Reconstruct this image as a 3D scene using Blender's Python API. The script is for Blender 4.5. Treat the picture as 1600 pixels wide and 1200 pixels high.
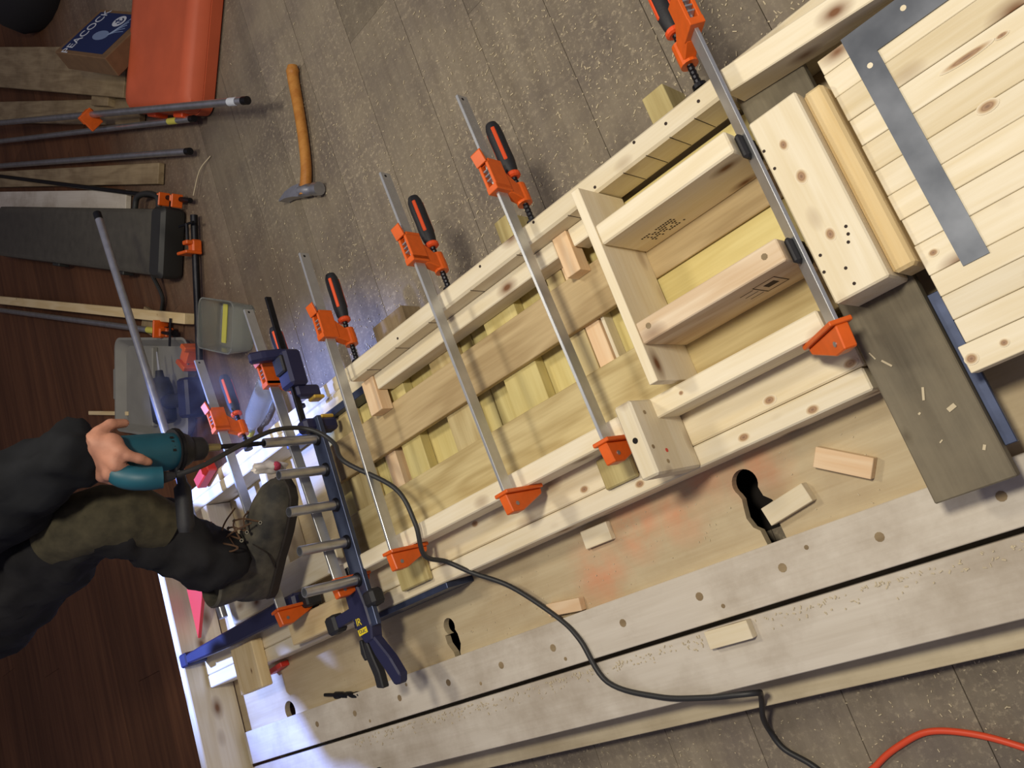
import bpy, bmesh, math, random
from mathutils import Vector, Matrix, Quaternion

# ------------------------------------------------------------------ camera, light, exposure
scene = bpy.context.scene
C = scene.collection
for o in list(bpy.data.objects):
    bpy.data.objects.remove(o)

cam_data = bpy.data.cameras.new('camera')
cam_data.sensor_fit = 'HORIZONTAL'; cam_data.sensor_width = 36.0
cam_data.lens = 36.0 * 1320.0 / 1600.0
cam_data.clip_start = 0.02
cam = bpy.data.objects.new('camera', cam_data); C.objects.link(cam)
R = Matrix(((-0.66913885, -0.42320634, -0.61085971),
            (0.32842712, -0.9057794, 0.26776728),
            (-0.66662495, -0.02144941, 0.74508462)))
cam.matrix_world = Matrix.Translation((0, 0, 1.65)) @ R.to_4x4()
scene.camera = cam

w = bpy.data.worlds.new('room_ambient'); scene.world = w; w.use_nodes = True
w.node_tree.nodes['Background'].inputs[0].default_value = (0.80, 0.76, 1.0, 1)
w.node_tree.nodes['Background'].inputs[1].default_value = 0.20

def area_lamp(name, loc, target, power, col, size):
    l = bpy.data.lights.new(name, 'AREA'); l.shape = 'DISK'; l.size = size
    l.energy = power; l.color = col
    o = bpy.data.objects.new(name, l); C.objects.link(o); o.location = loc
    o.rotation_euler = (Vector(target) - Vector(loc)).to_track_quat('-Z', 'Y').to_euler()
    return o
area_lamp('ceiling_lamp_light', (-0.12, -0.60, 2.8), (0.5, -0.5, 0), 50, (1.0, 0.92, 0.76), 0.34)
area_lamp('ceiling_lamp_light', (1.75, -1.45, 2.75), (1.4, -0.8, 0), 23, (1.0, 0.92, 0.76), 0.40)
sp = bpy.data.lights.new('cool_work_light', 'SPOT'); sp.energy = 900; sp.color = (0.24, 0.36, 1.0)
sp.spot_size = math.radians(38); sp.spot_blend = 0.6; sp.shadow_soft_size = 0.04
spo = bpy.data.objects.new('cool_work_light', sp); C.objects.link(spo); spo.location = (3.4, -0.88, 2.3)
spo.rotation_euler = (Vector((2.38, -0.46, 0.2)) - Vector(spo.location)).to_track_quat('-Z', 'Y').to_euler()

vs = scene.view_settings
vs.view_transform = 'Standard'; vs.look = 'None'; vs.gamma = 1.0; vs.exposure = 0.0
vs.use_curve_mapping = False

# ------------------------------------------------------------------ materials
def srgb(r, g, b):
    f = lambda c: (c / 255 / 12.92) if c / 255 <= 0.04045 else ((c / 255 + 0.055) / 1.055) ** 2.4
    return (f(r), f(g), f(b), 1.0)

def new_mat(name):
    m = bpy.data.materials.new(name); m.use_nodes = True
    return m, m.node_tree.nodes, m.node_tree.links, m.node_tree.nodes['Principled BSDF']

def plain(name, col, rough=0.5, metal=0.0, noise=0.0, nscale=40, bump=0.0, spec=0.5, col2=None):
    m, N, L, b = new_mat(name)
    b.inputs['Roughness'].default_value = rough; b.inputs['Metallic'].default_value = metal
    b.inputs['Specular IOR Level'].default_value = spec
    if noise or bump or col2:
        tc = N.new('ShaderNodeTexCoord'); nz = N.new('ShaderNodeTexNoise')
        nz.inputs['Scale'].default_value = nscale; nz.inputs['Detail'].default_value = 5
        L.new(tc.outputs['Object'], nz.inputs['Vector'])
        rp = N.new('ShaderNodeValToRGB'); rp.color_ramp.elements[0].position = 0.32; rp.color_ramp.elements[1].position = 0.68
        c2 = col2 or tuple(c * (1 - noise) for c in col[:3]) + (1,)
        rp.color_ramp.elements[0].color = c2; rp.color_ramp.elements[1].color = col
        L.new(nz.outputs['Fac'], rp.inputs['Fac']); L.new(rp.outputs['Color'], b.inputs['Base Color'])
        if bump:
            bp = N.new('ShaderNodeBump'); bp.inputs['Strength'].default_value = bump; bp.inputs['Distance'].default_value = 0.004
            L.new(nz.outputs['Fac'], bp.inputs['Height']); L.new(bp.outputs['Normal'], b.inputs['Normal'])
    else:
        b.inputs['Base Color'].default_value = col
    return m

def wood(name, light, dark, knot=None, knots=0.0, ring=0.5, rough=0.62, dirt=None, dirt_amt=0.0, grain=1.0):
    """grain runs along the object's local X"""
    m, N, L, b = new_mat(name)
    b.inputs['Roughness'].default_value = rough; b.inputs['Specular IOR Level'].default_value = 0.3
    tc = N.new('ShaderNodeTexCoord'); oi = N.new('ShaderNodeObjectInfo')
    sc = N.new('ShaderNodeMath'); sc.operation = 'MULTIPLY'; sc.inputs[1].default_value = 37.0
    L.new(oi.outputs['Random'], sc.inputs[0])
    ad = N.new('ShaderNodeVectorMath'); ad.operation = 'ADD'
    L.new(tc.outputs['Object'], ad.inputs[0]); L.new(sc.outputs[0], ad.inputs[1])
    def mapped(s):
        mp = N.new('ShaderNodeMapping'); mp.inputs['Scale'].default_value = s
        L.new(ad.outputs[0], mp.inputs['Vector']); return mp.outputs[0]
    n1 = N.new('ShaderNodeTexNoise'); n1.inputs['Scale'].default_value = 1.0; n1.inputs['Detail'].default_value = 3
    L.new(mapped((1.6, 9, 9)), n1.inputs['Vector'])                      # broad figure
    rings = N.new('ShaderNodeMath'); rings.operation = 'MULTIPLY'; rings.inputs[1].default_value = 34.0 * grain
    L.new(n1.outputs['Fac'], rings.inputs[0])
    sn = N.new('ShaderNodeMath'); sn.operation = 'SINE'; L.new(rings.outputs[0], sn.inputs[0])
    s2 = N.new('ShaderNodeMath'); s2.operation = 'MULTIPLY_ADD'; s2.inputs[1].default_value = 0.5 * ring; s2.inputs[2].default_value = 0.5
    L.new(sn.outputs[0], s2.inputs[0])
    n2 = N.new('ShaderNodeTexNoise'); n2.inputs['Scale'].default_value = 1.0; n2.inputs['Detail'].default_value = 4
    L.new(mapped((7, 170, 170)), n2.inputs['Vector'])                    # fine fibres
    mx = N.new('ShaderNodeMath'); mx.operation = 'MULTIPLY_ADD'; mx.inputs[1].default_value = 0.5; 
    h = N.new('ShaderNodeMath'); h.operation = 'MULTIPLY'; h.inputs[1].default_value = 0.55; L.new(n2.outputs['Fac'], h.inputs[0])
    L.new(s2.outputs[0], mx.inputs[0]); L.new(h.outputs[0], mx.inputs[2])
    rp = N.new('ShaderNodeValToRGB'); rp.color_ramp.elements[0].position = 0.2; rp.color_ramp.elements[1].position = 0.82
    rp.color_ramp.elements[0].color = light; rp.color_ramp.elements[1].color = dark
    L.new(mx.outputs[0], rp.inputs['Fac']); out = rp.outputs['Color']
    def mix(fac, a, colr):
        k = N.new('ShaderNodeMix'); k.data_type = 'RGBA'; L.new(fac, k.inputs[0]); L.new(a, k.inputs[6]); k.inputs[7].default_value = colr
        return k.outputs[2]
    if knots > 0:
        vo = N.new('ShaderNodeTexVoronoi'); vo.inputs['Scale'].default_value = 1.0
        L.new(mapped((6.5, 12, 12)), vo.inputs['Vector'])
        kr = N.new('ShaderNodeValToRGB'); e = kr.color_ramp.elements
        e[0].position = 0.05 * knots; e[0].color = (1, 1, 1, 1); e[1].position = 0.25 * knots; e[1].color = (0, 0, 0, 1)
        q = kr.color_ramp.elements.new(0.13 * knots); q.color = (0.5, 0.5, 0.5, 1)
        L.new(vo.outputs['Distance'], kr.inputs['Fac']); out = mix(kr.outputs['Color'], out, knot or dark)
    if dirt:
        n3 = N.new('ShaderNodeTexNoise'); n3.inputs['Scale'].default_value = 4.5; n3.inputs['Detail'].default_value = 7; n3.inputs['Roughness'].default_value = 0.65
        L.new(ad.outputs[0], n3.inputs['Vector'])
        dr = N.new('ShaderNodeValToRGB'); dr.color_ramp.elements[0].position = 0.45; dr.color_ramp.elements[1].position = 0.72
        dr.color_ramp.elements[0].color = (0, 0, 0, 1); dr.color_ramp.elements[1].color = (dirt_amt,) * 3 + (1,)
        L.new(n3.outputs['Fac'], dr.inputs['Fac']); out = mix(dr.outputs['Color'], out, dirt)
    hv_ = N.new('ShaderNodeHueSaturation'); vr = N.new('ShaderNodeMapRange'); vr.inputs['To Min'].default_value = 0.90; vr.inputs['To Max'].default_value = 1.04
    L.new(oi.outputs['Random'], vr.inputs['Value']); L.new(vr.outputs[0], hv_.inputs['Value']); L.new(out, hv_.inputs['Color']); out = hv_.outputs['Color']
    L.new(out, b.inputs['Base Color'])
    bp = N.new('ShaderNodeBump'); bp.inputs['Strength'].default_value = 0.12; bp.inputs['Distance'].default_value = 0.002
    L.new(n2.outputs['Fac'], bp.inputs['Height']); L.new(bp.outputs['Normal'], b.inputs['Normal'])
    return m

KN = srgb(120, 80, 50)
M = {}
M['pine'] = wood('pine', srgb(240, 230, 206), srgb(224, 208, 172), KN, 0.95, 0.5)
M['pine_warm'] = wood('pine_warm', srgb(236, 214, 168), srgb(216, 188, 134), KN, 0.3, 0.6)
M['pine_pink'] = wood('pine_pink', srgb(238, 212, 176), srgb(226, 190, 148), None, 0, 0.6, grain=1.6)
M['spruce_knotty'] = wood('spruce_knotty', srgb(236, 224, 196), srgb(216, 198, 158), srgb(128, 92, 62), 1.15, 0.5)
M['spruce_stamp'] = wood('spruce_stamp', srgb(232, 214, 186), srgb(208, 180, 144), srgb(110, 72, 50), 1.0, 0.8)
M['poplar_brown'] = wood('poplar_brown', srgb(196, 174, 132), srgb(164, 140, 100), None, 0, 0.8)
M['poplar_tan'] = wood('poplar_tan', srgb(214, 196, 146), srgb(182, 160, 110), srgb(120, 92, 50), 0.35, 0.85)
M['poplar_yellow'] = wood('poplar_yellow', srgb(222, 208, 146), srgb(202, 184, 118), None, 0, 0.6)
M['poplar_green'] = wood('poplar_green', srgb(200, 186, 132), srgb(168, 150, 98), None, 0, 0.7)
M['plywood'] = wood('plywood', srgb(206, 190, 156), srgb(188, 168, 132), None, 0, 0.5, dirt=srgb(164, 140, 108), dirt_amt=0.5)
M['old_plank'] = wood('old_plank', srgb(216, 208, 194), srgb(198, 188, 172), None, 0, 0.4, dirt=srgb(140, 122, 98), dirt_amt=0.55)
M['ledge_plank'] = wood('ledge_plank', srgb(226, 212, 180), srgb(204, 188, 154), None, 0, 0.4, dirt=srgb(150, 132, 102), dirt_amt=0.5)
M['barn_grey'] = wood('barn_grey', srgb(126, 118, 100), srgb(96, 88, 74), srgb(70, 60, 48), 0.5, 0.5, rough=0.8, dirt=srgb(148, 136, 112), dirt_amt=0.45)
M['rough_brown'] = wood('rough_brown', srgb(170, 150, 116), srgb(134, 114, 84), None, 0, 0.6, dirt=srgb(84, 66, 48), dirt_amt=0.5)
M['hickory'] = wood('hickory', srgb(206, 146, 72), srgb(176, 112, 48), None, 0, 0.6, rough=0.4)
M['steel'] = plain('steel', srgb(176, 178, 184), 0.36, 0.8, 0.15, 60)
M['bright_steel'] = plain('bright_steel', srgb(196, 198, 200), 0.34, 0.72, 0.1, 50)
M['black_steel'] = plain('black_steel', srgb(48, 48, 52), 0.42, 0.8, 0.3, 60)
M['galv_pipe'] = plain('galv_pipe', srgb(188, 190, 196), 0.30, 0.8, 0.22, 30)
M['square_steel'] = plain('square_steel', srgb(112, 116, 124), 0.5, 0.75, 0.22, 12, col2=srgb(84, 88, 96))
M['orange'] = plain('orange_enamel', srgb(226, 98, 24), 0.42, 0.0, 0.12, 60)
M['orange_plastic'] = plain('orange_plastic', srgb(232, 84, 34), 0.45)
M['case_orange'] = plain('case_orange', srgb(206, 96, 60), 0.6, 0, 0.18, 6)
M['red'] = plain('red_paint', srgb(206, 52, 38), 0.45)
M['rubber'] = plain('black_rubber', srgb(34, 34, 38), 0.62, 0, 0.2, 200, 0.1)
M['blue_plastic'] = plain('blue_plastic', srgb(34, 36, 70), 0.5)
M['blue_steel'] = plain('blue_steel', srgb(74, 84, 112), 0.4, 0.55, 0.35, 25)
M['yellow_plastic'] = plain('yellow_plastic', srgb(196, 160, 60), 0.5)
M['yellow_print'] = plain('yellow_print', srgb(238, 214, 40), 0.5)
M['teal'] = plain('teal_plastic', srgb(24, 84, 100), 0.5, 0, 0.12, 30)
M['cable'] = plain('cable_rubber', srgb(44, 44, 44), 0.5)
M['red_cord'] = plain('red_cord', srgb(222, 78, 44), 0.45)
M['leather'] = plain('boot_leather', srgb(100, 94, 78), 0.75, 0, 0.5, 18, 0.2, col2=srgb(44, 43, 40))
M['sole'] = plain('boot_sole', srgb(46, 38, 30), 0.75, 0, 0.3, 60)
M['lace'] = plain('boot_lace', srgb(92, 66, 44), 0.8)
M['brass'] = plain('brass', srgb(170, 160, 120), 0.4, 0.9)
M['eyelet'] = plain('eyelet_metal', srgb(128, 120, 96), 0.5)
M['cloth'] = plain('dark_workwear', srgb(44, 43, 44), 0.9, 0, 0.45, 14, 0.35, 0.2)
M['jacket'] = plain('dark_jacket', srgb(30, 31, 34), 0.9, 0, 0.4, 12, 0.35, 0.2)
M['kneepad'] = plain('knee_patch', srgb(84, 78, 60), 0.9, 0, 0.35, 30, 0.3, 0.2, col2=srgb(60, 56, 44))
M['skin'] = plain('skin', srgb(196, 138, 112), 0.6, 0, 0.18, 40, 0.15)
M['hair'] = plain('hair', srgb(60, 44, 32), 0.8, 0, 0.4, 120, 0.4)
M['rag'] = plain('white_rag', srgb(224, 216, 208), 0.9, 0, 0.1, 80, 0.3)
M['rag_red'] = plain('rag_red', srgb(176, 60, 84), 0.9)
M['card'] = plain('cardboard', srgb(116, 88, 60), 0.85, 0, 0.2, 30)
M['label_blue'] = plain('label_blue', srgb(26, 42, 88), 0.5)
M['label_white'] = plain('label_white', srgb(206, 212, 222), 0.5)
M['label_pale'] = plain('label_pale', srgb(120, 140, 176), 0.5)
M['dark_case'] = plain('dark_case', srgb(84, 80, 70), 0.6, 0, 0.25, 20, 0.1)
M['dark_case2'] = plain('dark_case_trim', srgb(40, 40, 38), 0.55)
M['bag'] = plain('black_bag', srgb(20, 18, 20), 0.8)
M['grey_plastic'] = plain('grey_plastic', srgb(136, 134, 126), 0.6, 0, 0.15, 10)
M['ink'] = plain('stamp_ink', srgb(70, 56, 40), 0.9)
M['pencil'] = plain('pencil_line', srgb(52, 40, 34), 0.9)
M['black_hole'] = plain('dark_hole', srgb(20, 16, 13), 0.95)
M['chips'] = plain('sawdust_chips', srgb(200, 186, 156), 0.9)
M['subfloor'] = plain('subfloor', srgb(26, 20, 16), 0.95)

def knot_mat():
    m, N, L, b = new_mat('knot'); tc = N.new('ShaderNodeTexCoord'); ln = N.new('ShaderNodeVectorMath'); ln.operation = 'LENGTH'
    L.new(tc.outputs['Object'], ln.inputs[0]); r = N.new('ShaderNodeValToRGB'); e = r.color_ramp.elements
    e[0].position = .1; e[0].color = srgb(134, 102, 76); e[1].position = 1.0; e[1].color = srgb(236, 224, 196)
    for p, c in ((.35, srgb(168, 134, 100)), (.45, srgb(148, 112, 82)), (.6, srgb(186, 156, 116))):
        q = e.new(p); q.color = c
    L.new(ln.outputs['Value'], r.inputs['Fac']); L.new(r.outputs['Color'], b.inputs['Base Color']); b.inputs['Roughness'].default_value = .6
    return m
M['knot'] = knot_mat()
# clear plastic
def glassy(name, col, rough=0.15):
    m, N, L, b = new_mat(name); b.inputs['Base Color'].default_value = col; b.inputs['Roughness'].default_value = rough
    b.inputs['Transmission Weight'].default_value = 0.85; b.inputs['IOR'].default_value = 1.2
    return m
M['clear'] = glassy('clear_plastic', srgb(226, 230, 224))
M['yellow_clear'] = plain('yellow_tape_highlight', srgb(206, 200, 90), 0.4)  # sticker and cap yellow, also the painted highlight in the tub

# plywood with orange overspray (spots of paint of their own shape, in panel coordinates)
def add_spray(m, spots):
    N, L = m.node_tree.nodes, m.node_tree.links; b = N['Principled BSDF']
    src = b.inputs['Base Color'].links[0].from_socket
    tc = N.new('ShaderNodeTexCoord'); nz = N.new('ShaderNodeTexNoise'); nz.inputs['Scale'].default_value = 14; nz.inputs['Detail'].default_value = 6
    L.new(tc.outputs['Object'], nz.inputs['Vector'])
    tot = None
    for (x, y, r, a) in spots:
        d = N.new('ShaderNodeVectorMath'); d.operation = 'DISTANCE'; d.inputs[1].default_value = (x, y, .16)
        L.new(tc.outputs['Object'], d.inputs[0])
        mr = N.new('ShaderNodeMapRange'); mr.inputs['From Min'].default_value = 0.0; mr.inputs['From Max'].default_value = r
        mr.inputs['To Min'].default_value = a; mr.inputs['To Max'].default_value = 0.0; L.new(d.outputs['Value'], mr.inputs['Value'])
        if tot is None: tot = mr.outputs[0]
        else:
            ad = N.new('ShaderNodeMath'); ad.operation = 'MAXIMUM'; L.new(tot, ad.inputs[0]); L.new(mr.outputs[0], ad.inputs[1]); tot = ad.outputs[0]
    mu = N.new('ShaderNodeMath'); mu.operation = 'MULTIPLY'; L.new(tot, mu.inputs[0])
    rr = N.new('ShaderNodeMapRange'); rr.inputs['From Min'].default_value = 0.3; rr.inputs['From Max'].default_value = 0.65; L.new(nz.outputs['Fac'], rr.inputs['Value'])
    L.new(rr.outputs[0], mu.inputs[1])
    k = N.new('ShaderNodeMix'); k.data_type = 'RGBA'; L.new(mu.outputs[0], k.inputs[0]); L.new(src, k.inputs[6]); k.inputs[7].default_value = srgb(228, 130, 88)
    L.new(k.outputs[2], b.inputs['Base Color'])
add_spray(M['plywood'], [(1.04, -0.12, .09, .9), (1.17, -.06, .10, .6), (.93, -.11, .08, .6), (.74, -.145, .10, .6), (.85, -.15, .08, .45)])

# floor boards: worn grey with sawdust near the platform, brown varnish further away
def floor_mat():
    m, N, L, b = new_mat('floor_boards')
    tc = N.new('ShaderNodeTexCoord'); geo = N.new('ShaderNodeNewGeometry'); oi = N.new('ShaderNodeObjectInfo')
    def noise(scale, det, vec, rough=0.6):
        n = N.new('ShaderNodeTexNoise'); n.inputs['Scale'].default_value = scale; n.inputs['Detail'].default_value = det; n.inputs['Roughness'].default_value = rough
        L.new(vec, n.inputs['Vector']); return n.outputs['Fac']
    def ramp(fac, p0, p1, c0, c1):
        r = N.new('ShaderNodeValToRGB'); r.color_ramp.elements[0].position = p0; r.color_ramp.elements[1].position = p1
        r.color_ramp.elements[0].color = c0; r.color_ramp.elements[1].color = c1; L.new(fac, r.inputs['Fac']); return r.outputs['Color']
    def mix(fac, a, bb):
        k = N.new('ShaderNodeMix'); k.data_type = 'RGBA'; L.new(fac, k.inputs[0]); L.new(a, k.inputs[6]); L.new(bb, k.inputs[7]); return k.outputs[2]
    P = geo.outputs['Position']
    mp = N.new('ShaderNodeMapping'); mp.inputs['Scale'].default_value = (26, 1.6, 1); L.new(P, mp.inputs['Vector'])
    of = N.new('ShaderNodeVectorMath'); of.operation = 'ADD'; L.new(mp.outputs[0], of.inputs[0]); L.new(oi.outputs['Random'], of.inputs[1])
    g = noise(1.0, 5, of.outputs[0])
    varn = ramp(g, .3, .72, srgb(104, 68, 44), srgb(78, 48, 31))
    worn = ramp(g, .2, .8, srgb(146, 135, 117), srgb(122, 111, 95))
    blot = noise(3.2, 8, P, .7)
    worn2 = mix(ramp(blot, .42, .66, (0, 0, 0, 1), (.6, .6, .6, 1)), worn, ramp(g, 0, 1, srgb(106, 96, 92), srgb(80, 72, 72)))
    fine = noise(70, 6, P, .75)
    dust = noise(2.0, 5, P, .6)
    df = N.new('ShaderNodeMath'); df.operation = 'MULTIPLY'
    L.new(ramp(fine, .52, .66, (0, 0, 0, 1), (1, 1, 1, 1)), df.inputs[0]); L.new(ramp(dust, .35, .62, (.1,) * 3 + (1,), (.75,) * 3 + (1,)), df.inputs[1])
    worn3 = mix(df.outputs[0], worn2, ramp(g, 0, 1, srgb(196, 182, 156), srgb(170, 156, 132)))
    sx = N.new('ShaderNodeSeparateXYZ'); L.new(P, sx.inputs[0])
    # traffic mask: worn zone x < ~2.2 (near side), ragged edge
    a = N.new('ShaderNodeMath'); a.operation = 'MULTIPLY_ADD'; a.inputs[1].default_value = 0.22; L.new(sx.outputs['Y'], a.inputs[0]); L.new(sx.outputs['X'], a.inputs[2])
    bl = N.new('ShaderNodeMath'); bl.operation = 'MULTIPLY_ADD'; bl.inputs[1].default_value = 0.9; L.new(noise(1.3, 6, P), bl.inputs[0]); L.new(a.outputs[0], bl.inputs[2])
    msk = N.new('ShaderNodeMapRange'); msk.inputs['From Min'].default_value = 2.25; msk.inputs['From Max'].default_value = 3.1; L.new(bl.outputs[0], msk.inputs['Value'])
    out = mix(msk.outputs[0], worn3, varn)
    vv = N.new('ShaderNodeHueSaturation'); mr = N.new('ShaderNodeMapRange'); mr.inputs['To Min'].default_value = .82; mr.inputs['To Max'].default_value = 1.15
    L.new(oi.outputs['Random'], mr.inputs['Value']); L.new(mr.outputs[0], vv.inputs['Value']); L.new(out, vv.inputs['Color'])
    L.new(vv.outputs['Color'], b.inputs['Base Color'])
    b.inputs['Roughness'].default_value = 0.75; b.inputs['Specular IOR Level'].default_value = 0.25
    bp = N.new('ShaderNodeBump'); bp.inputs['Strength'].default_value = 0.25; bp.inputs['Distance'].default_value = 0.003
    L.new(fine, bp.inputs['Height']); L.new(bp.outputs['Normal'], b.inputs['Normal'])
    return m
M['floor'] = floor_mat()

# ------------------------------------------------------------------ mesh helpers
class MB:
    def __init__(self): self.bm = bmesh.new()
    def box(self, x0, x1, y0, y1, z0, z1, bev=0.0):
        b2 = bmesh.new()
        bmesh.ops.create_cube(b2, size=1)
        for v in b2.verts:
            v.co = Vector((x0 + (v.co.x + .5) * (x1 - x0), y0 + (v.co.y + .5) * (y1 - y0), z0 + (v.co.z + .5) * (z1 - z0)))
        if bev: bmesh.ops.bevel(b2, geom=b2.edges[:], offset=bev, segments=1, affect='EDGES')
        return self.merge(b2)
    def merge(self, b2, mat=None):
        me = bpy.data.meshes.new('t'); b2.to_mesh(me); b2.free()
        if mat: me.transform(mat)
        self.bm.from_mesh(me); bpy.data.meshes.remove(me); return self
    def obox(self, c, ax, dims, bev=0.0):
        """box centred c, ax = 3x3 rotation, dims"""
        b2 = bmesh.new(); bmesh.ops.create_cube(b2, size=1)
        for v in b2.verts: v.co = Vector((v.co.x * dims[0], v.co.y * dims[1], v.co.z * dims[2]))
        if bev: bmesh.ops.bevel(b2, geom=b2.edges[:], offset=bev, segments=1, affect='EDGES')
        return self.merge(b2, Matrix.Translation(c) @ ax.to_4x4())
    def tube(self, pts, r, seg=10, cap=True):
        """swept circle along points; r number or list"""
        pts = [Vector(p) for p in pts]; n = len(pts)
        rs = r if isinstance(r, (list, tuple)) else [r] * n
        rings = []; up = None
        for i, p in enumerate(pts):
            d = (pts[min(i + 1, n - 1)] - pts[max(i - 1, 0)])
            if d.length < 1e-9: d = Vector((0, 0, 1))
            d.normalize()
            if up is None:
                up = Vector((0, 0, 1)) if abs(d.z) < .9 else Vector((1, 0, 0))
            s = d.cross(up)
            if s.length < 1e-6: s = d.orthogonal()
            s.normalize(); up = s.cross(d).normalized()
            rings.append([self.bm.verts.new(p + (s * math.cos(a) + up * math.sin(a)) * rs[i]) for a in [2 * math.pi * k / seg for k in range(seg)]])
        for i in range(n - 1):
            for k in range(seg):
                try: self.bm.faces.new((rings[i][k], rings[i][(k + 1) % seg], rings[i + 1][(k + 1) % seg], rings[i + 1][k]))
                except ValueError: pass
        if cap:
            for rg in (rings[0][::-1], rings[-1]):
                try: self.bm.faces.new(rg)
                except ValueError: pass
        return self
    def prism(self, poly, axis, a, b, bev=0.0):
        """poly: 2D points; axis 'x','y','z': extruded from a to b"""
        b2 = bmesh.new()
        def P(u, v, t): return {'x': (t, u, v), 'y': (u, t, v), 'z': (u, v, t)}[axis]
        v0 = [b2.verts.new(P(u, v, a)) for u, v in poly]; v1 = [b2.verts.new(P(u, v, b)) for u, v in poly]
        b2.faces.new(v0); b2.faces.new(v1[::-1]); n = len(poly)
        for i in range(n): b2.faces.new((v0[i], v1[i], v1[(i + 1) % n], v0[(i + 1) % n]))
        bmesh.ops.recalc_face_normals(b2, faces=b2.faces[:])
        if bev: bmesh.ops.bevel(b2, geom=b2.edges[:], offset=bev, segments=1, affect='EDGES')
        return self.merge(b2)
    def loft(self, rings, cap=True):
        R_ = [[self.bm.verts.new(p) for p in rg] for rg in rings]; n = len(R_[0])
        for i in range(len(R_) - 1):
            for k in range(n): self.bm.faces.new((R_[i][k], R_[i][(k + 1) % n], R_[i + 1][(k + 1) % n], R_[i + 1][k]))
        if cap: self.bm.faces.new(R_[0][::-1]); self.bm.faces.new(R_[-1])
        return self
    def build(self, name, mat, parent=None, loc=(0, 0, 0), rot=None, smooth=False):
        bmesh.ops.recalc_face_normals(self.bm, faces=self.bm.faces[:])
        me = bpy.data.meshes.new(name); self.bm.to_mesh(me); self.bm.free()
        me.materials.append(M[mat] if isinstance(mat, str) else mat)
        if smooth:
            for p in me.polygons: p.use_smooth = True
            try: me.set_sharp_from_angle(angle=math.radians(38))
            except Exception: pass
        o = bpy.data.objects.new(name, me); C.objects.link(o); o.location = loc
        if rot is not None: o.rotation_euler = rot
        if parent: o.parent = parent
        return o

def tag(o, label, cat, group=None, kind=None):
    if label: o['label'] = label
    if cat: o['category'] = cat
    if group: o['group'] = group
    if kind: o['kind'] = kind
    return o
def thing(name, label, cat, loc=(0, 0, 0), rot=(0, 0, 0), group=None):
    o = bpy.data.objects.new(name, None); C.objects.link(o); o.location = loc; o.rotation_euler = rot
    o.empty_display_size = 0.05
    return tag(o, label, cat, group)
def copy_tree(o, parent=None):
    c = o.copy(); C.objects.link(c); c.parent = parent
    for ch in list(o.children): copy_tree(ch, c)
    return c

def board(name, x0, x1, y0, y1, z0, z1, mat, grain='x', parent=None, bev=0.0015, rz=0.0):
    """one piece of lumber between world limits; its local X is the grain. parent: Empty without rotation"""
    cx, cy, cz = (x0 + x1) / 2, (y0 + y1) / 2, (z0 + z1) / 2
    dx, dy, dz = x1 - x0, y1 - y0, z1 - z0
    mb = MB()
    if grain == 'x': d, rot = (dx, dy, dz), (0, 0, rz)
    elif grain == 'y': d, rot = (dy, dx, dz), (0, 0, math.pi / 2 + rz)
    else: d, rot = (dz, dy, dx), (0, -math.pi / 2, rz)
    mb.box(-d[0] / 2, d[0] / 2, -d[1] / 2, d[1] / 2, -d[2] / 2, d[2] / 2, bev)
    loc = Vector((cx, cy, cz)) - (Vector(parent.location) if parent else Vector())
    return mb.build(name, mat, parent, loc, rot)

def oboard(name, p0, p1, width, z0, z1, mat, parent=None, bev=0.002):
    """lumber lying along p0->p1 (centre line, 2D)"""
    p0 = Vector(p0); p1 = Vector(p1); d = p1 - p0; c = (p0 + p1) / 2; L_ = d.length
    mb = MB(); mb.box(-L_ / 2, L_ / 2, -width / 2, width / 2, (z0 - z1) / 2, (z1 - z0) / 2, bev)
    loc = Vector((c.x, c.y, (z0 + z1) / 2)) - (Vector(parent.location) if parent else Vector())
    return mb.build(name, mat, parent, loc, (0, 0, math.atan2(d.y, d.x)))

def spline(pts, n=12):
    """Catmull-Rom through points"""
    P = [Vector(p) for p in pts]; P = [P[0] * 2 - P[1]] + P + [P[-1] * 2 - P[-2]]; out = []
    for i in range(1, len(P) - 2):
        for k in range(n):
            t = k / n; a, b, c, d = P[i - 1], P[i], P[i + 1], P[i + 2]
            out.append(0.5 * ((2 * b) + (c - a) * t + (2 * a - 5 * b + 4 * c - d) * t * t + (3 * b - a - 3 * c + d) * t ** 3))
    out.append(P[-2]); return out

rnd = random.Random(7)

# ------------------------------------------------------------------ floor
fb = MB(); fb.box(-1.3, 8.0, -6.4, 1.9, -0.05, -0.024); fl = fb.build('floor', 'subfloor'); fl['kind'] = 'structure'
PW = 0.2215
def floor_board(x, y0, y1):
    zt = -rnd.uniform(0, 0.0012)
    mb = MB(); mb.box(x + 0.0007, x + PW - 0.0007, y0 + .0006, y1 - .0006, -0.022, zt, 0.0007)
    mb.build('floor_board', 'floor', fl)
for i in range(-5, 36):
    x = -0.051 + i * PW
    cut = rnd.uniform(-3.4, -0.2); cut2 = cut - rnd.uniform(1.6, 2.6)
    ys = [-6.4] + [c for c in (cut2, cut) if c > -6.0] + [1.9]
    for a, b in zip(ys[:-1], ys[1:]): floor_board(x, a, b)

for nm, x0, x1, y0, y1 in (('wall_far', 8.0, 8.12, -6.52, 1.9), ('wall_side', -1.3, 8.0, -6.52, -6.4)):
    wb = MB(); wb.box(x0, x1, y0, y1, -0.05, 3.0); wo = wb.build(nm, 'rough_brown'); wo['kind'] = 'structure'

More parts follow.
